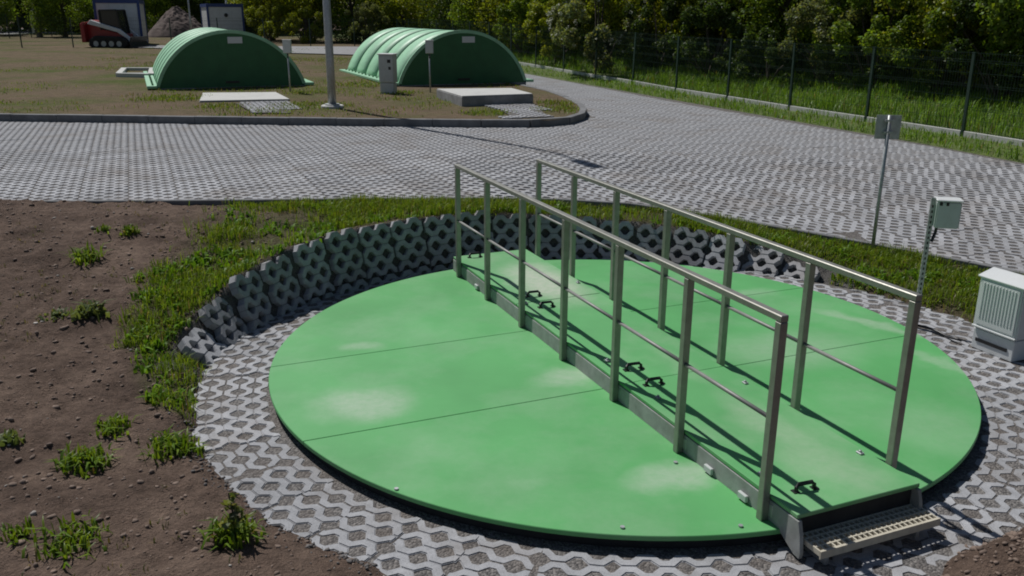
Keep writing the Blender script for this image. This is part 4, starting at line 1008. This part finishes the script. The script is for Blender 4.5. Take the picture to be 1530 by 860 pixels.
# thin grass on the field, thicker round sheds and kerb corner
def field_d(x, y):
    g = np.clip((noise(x, y, .35, 13, 3)-.52)*5, 0, 1)*.35
    for px, py, r in ((255, 148, 1.3), (330, 160, .8), (470, 160, 1.3), (455, 140, .9), (545, 128, 1.2), (600, 140, .8), (850, 165, 1.1), (835, 155, .8), (725, 170, .8), (690, 140, .6), (410, 168, .6), (40, 80, 4)):
        q = atH(px, py, zfield); g = np.maximum(g, .95*(1-S(r*.4, r, np.hypot(x-q[0], y-q[1]))))
    return g
x, y = scatter(-20, 2, 18.8, 50, 240000, lambda a, b: field_d(a, b)*np.clip(24/b, .2, 1), 42)
ok = inside(x, y, FIELDP) & (seg_dist(x, y, KERB) > .12); x, y = x[ok], y[ok]
P = np.stack([x, y, zfield(x, y)+.01], 1)
fg = link('field_grass', fast('field_grass', *blades(P, .09, .016, .8, 43, (.085, .16, .016), (.19, .26, .035), .15)), M['grass']); tag(fg, 'patchy short grass on the brown field and round the sheds', 'grass', kind='stuff')

# single weeds on the bare soil
def weed(px, py, r, hgt, label, n=90, stem=False, pale=False, w=.016):
    q = atH(px, py, lambda a, b: zg(a, b)); rg = np.random.default_rng(int(px*7+py))
    z0 = float(zground(np.array([q[0]]), np.array([q[1]]))[0])
    root = empty('weed', (q[0], q[1], z0)); tag(root, label, 'weed', 'single weeds on the bare soil')
    x = rg.normal(0, r*.45, n); y = rg.normal(0, r*.45, n); P = np.stack([x, y, zground(x+q[0], y+q[1])-z0-.005], 1)
    c0, c1 = ((.08, .12, .045), (.18, .22, .10)) if pale else ((.075, .15, .012), (.19, .27, .03))
    link('leaves', fast('leaves', *blades(P, hgt, w, .9, int(px), c0, c1, .04)), M['grass'], root)
    if stem:
        MB().tube([(0, 0, 0), (.01, 0, hgt*1.2), (-.01, .01, hgt*2.4)], [.006, .005, .003], 6).build('stem', M['leafless'] if 'leafless' in M else M['bark'], root)
        Vt, Ft, ct = leaves([(random.gauss(0, .02), random.gauss(0, .02), hgt*(.7+.22*i)) for i in range(9)], np.linspace(.06, .02, 9), 90, .032, seed=3, lo=.3)
        link('upper_leaves', fast('upper_leaves', Vt, Ft, ct), M['leafD'], root)
weed(350, 806, .14, .12, 'tall weed with an upright stem near the front edge of the pavers', 160, True)
weed(105, 808, .20, .09, 'wide low weed at the bottom left of the soil', 170)
weed(22, 800, .09, .07, 'small weed at the lower left edge of the picture', 60)
weed(125, 690, .17, .10, 'bushy green weed in the middle of the bare soil', 180)
weed(12, 660, .09, .08, 'pale broad-leaved weed at the left edge', 60, False, True, .03)
weed(168, 640, .14, .08, 'flat green weed between the bushy weed and the grassy bank', 120)
weed(262, 668, .18, .11, 'grassy tuft beside the left edge of the pavers', 200)
weed(137, 470, .13, .13, 'leafy weed left of the grassy bank', 110, False, True, .028)
weed(130, 385, .15, .15, 'upright weed on the bare soil near the road', 120)
weed(193, 348, .10, .10, 'small weed closest to the road edging', 80)
weed(155, 345, .08, .07, 'tiny weed left of the one closest to the road edging', 40)
weed(85, 470, .12, .06, 'faint greyish weed on the left soil', 60, False, True, .02)

# clods and stones on the soil
ico = bmesh.new(); bmesh.ops.create_icosphere(ico, subdivisions=1, radius=1); iv = np.array([v.co[:] for v in ico.verts]); itf = np.array([[v.index for v in f.verts] for f in ico.faces]); ico.free()
def lumps(name, x, y, z, s, m, label, seed):
    rg = np.random.default_rng(seed); n = len(x)
    sc = s[:, None, None]*np.stack([rg.uniform(.7, 1.4, n), rg.uniform(.7, 1.4, n), rg.uniform(.45, .9, n)], 1)[:, None, :]
    V = iv[None]*(1+rg.normal(0, .24, (n, len(iv), 1)))*sc+np.stack([x, y, z], 1)[:, None, :]
    F = itf[None]+(np.arange(n)*len(iv))[:, None, None]
    return tag(link(name, fast(name, V.reshape(-1, 3), F.reshape(-1, 3)), m), label, 'stones', kind='stuff')
rg = np.random.default_rng(71)
x = rg.uniform(-6.5, .2, 16000); y = rg.uniform(2.7, 11, 16000); r_ = np.hypot(x-CX, y-CY)
k = (r_ > rbase(angle(x, y))+.05) & ~inside(x, y, ROADP); x, y = x[k], y[k]
hx_ = 2.85+rg.normal(0, .3, 700); hy_ = 3.95+rg.normal(0, .25, 700); x = np.concatenate([x, hx_]); y = np.concatenate([y, hy_])
s_ = .003+.019*rg.random(len(x))**6; s_[-700:] = .005+.016*rg.random(700)**2
lumps('soil_clods', x, y, zground(x, y)+s_*.15, s_, M['clod'], 'crumbs and clods of brown earth on the bare soil', 3)
x = rg.uniform(-6, 0, 260); y = rg.uniform(2.7, 10.5, 260); k = np.hypot(x-CX, y-CY) > rbase(angle(x, y))+.05; x, y = x[k], y[k]
s_ = .006+.016*rg.random(len(x))**3
lumps('pale_stones', x, y, zground(x, y)+s_*.3, s_, M['stone'], 'small pale stones scattered on the bare soil', 4)
# gravel spilled along the outer edge of the pavers
tq = np.radians(rg.uniform(184, 262, 900)); rq = rbase(np.degrees(tq))+rg.normal(.04, .07, 900); x = CX+rq*np.cos(tq); y = CY+rq*np.sin(tq)
s_ = .004+.011*rg.random(900)**2
lumps('edge_gravel', x, y, zground(x, y)+s_*.3, s_, M['gravel_dark'], 'grey gravel spilled along the outer edge of the pavers', 5)
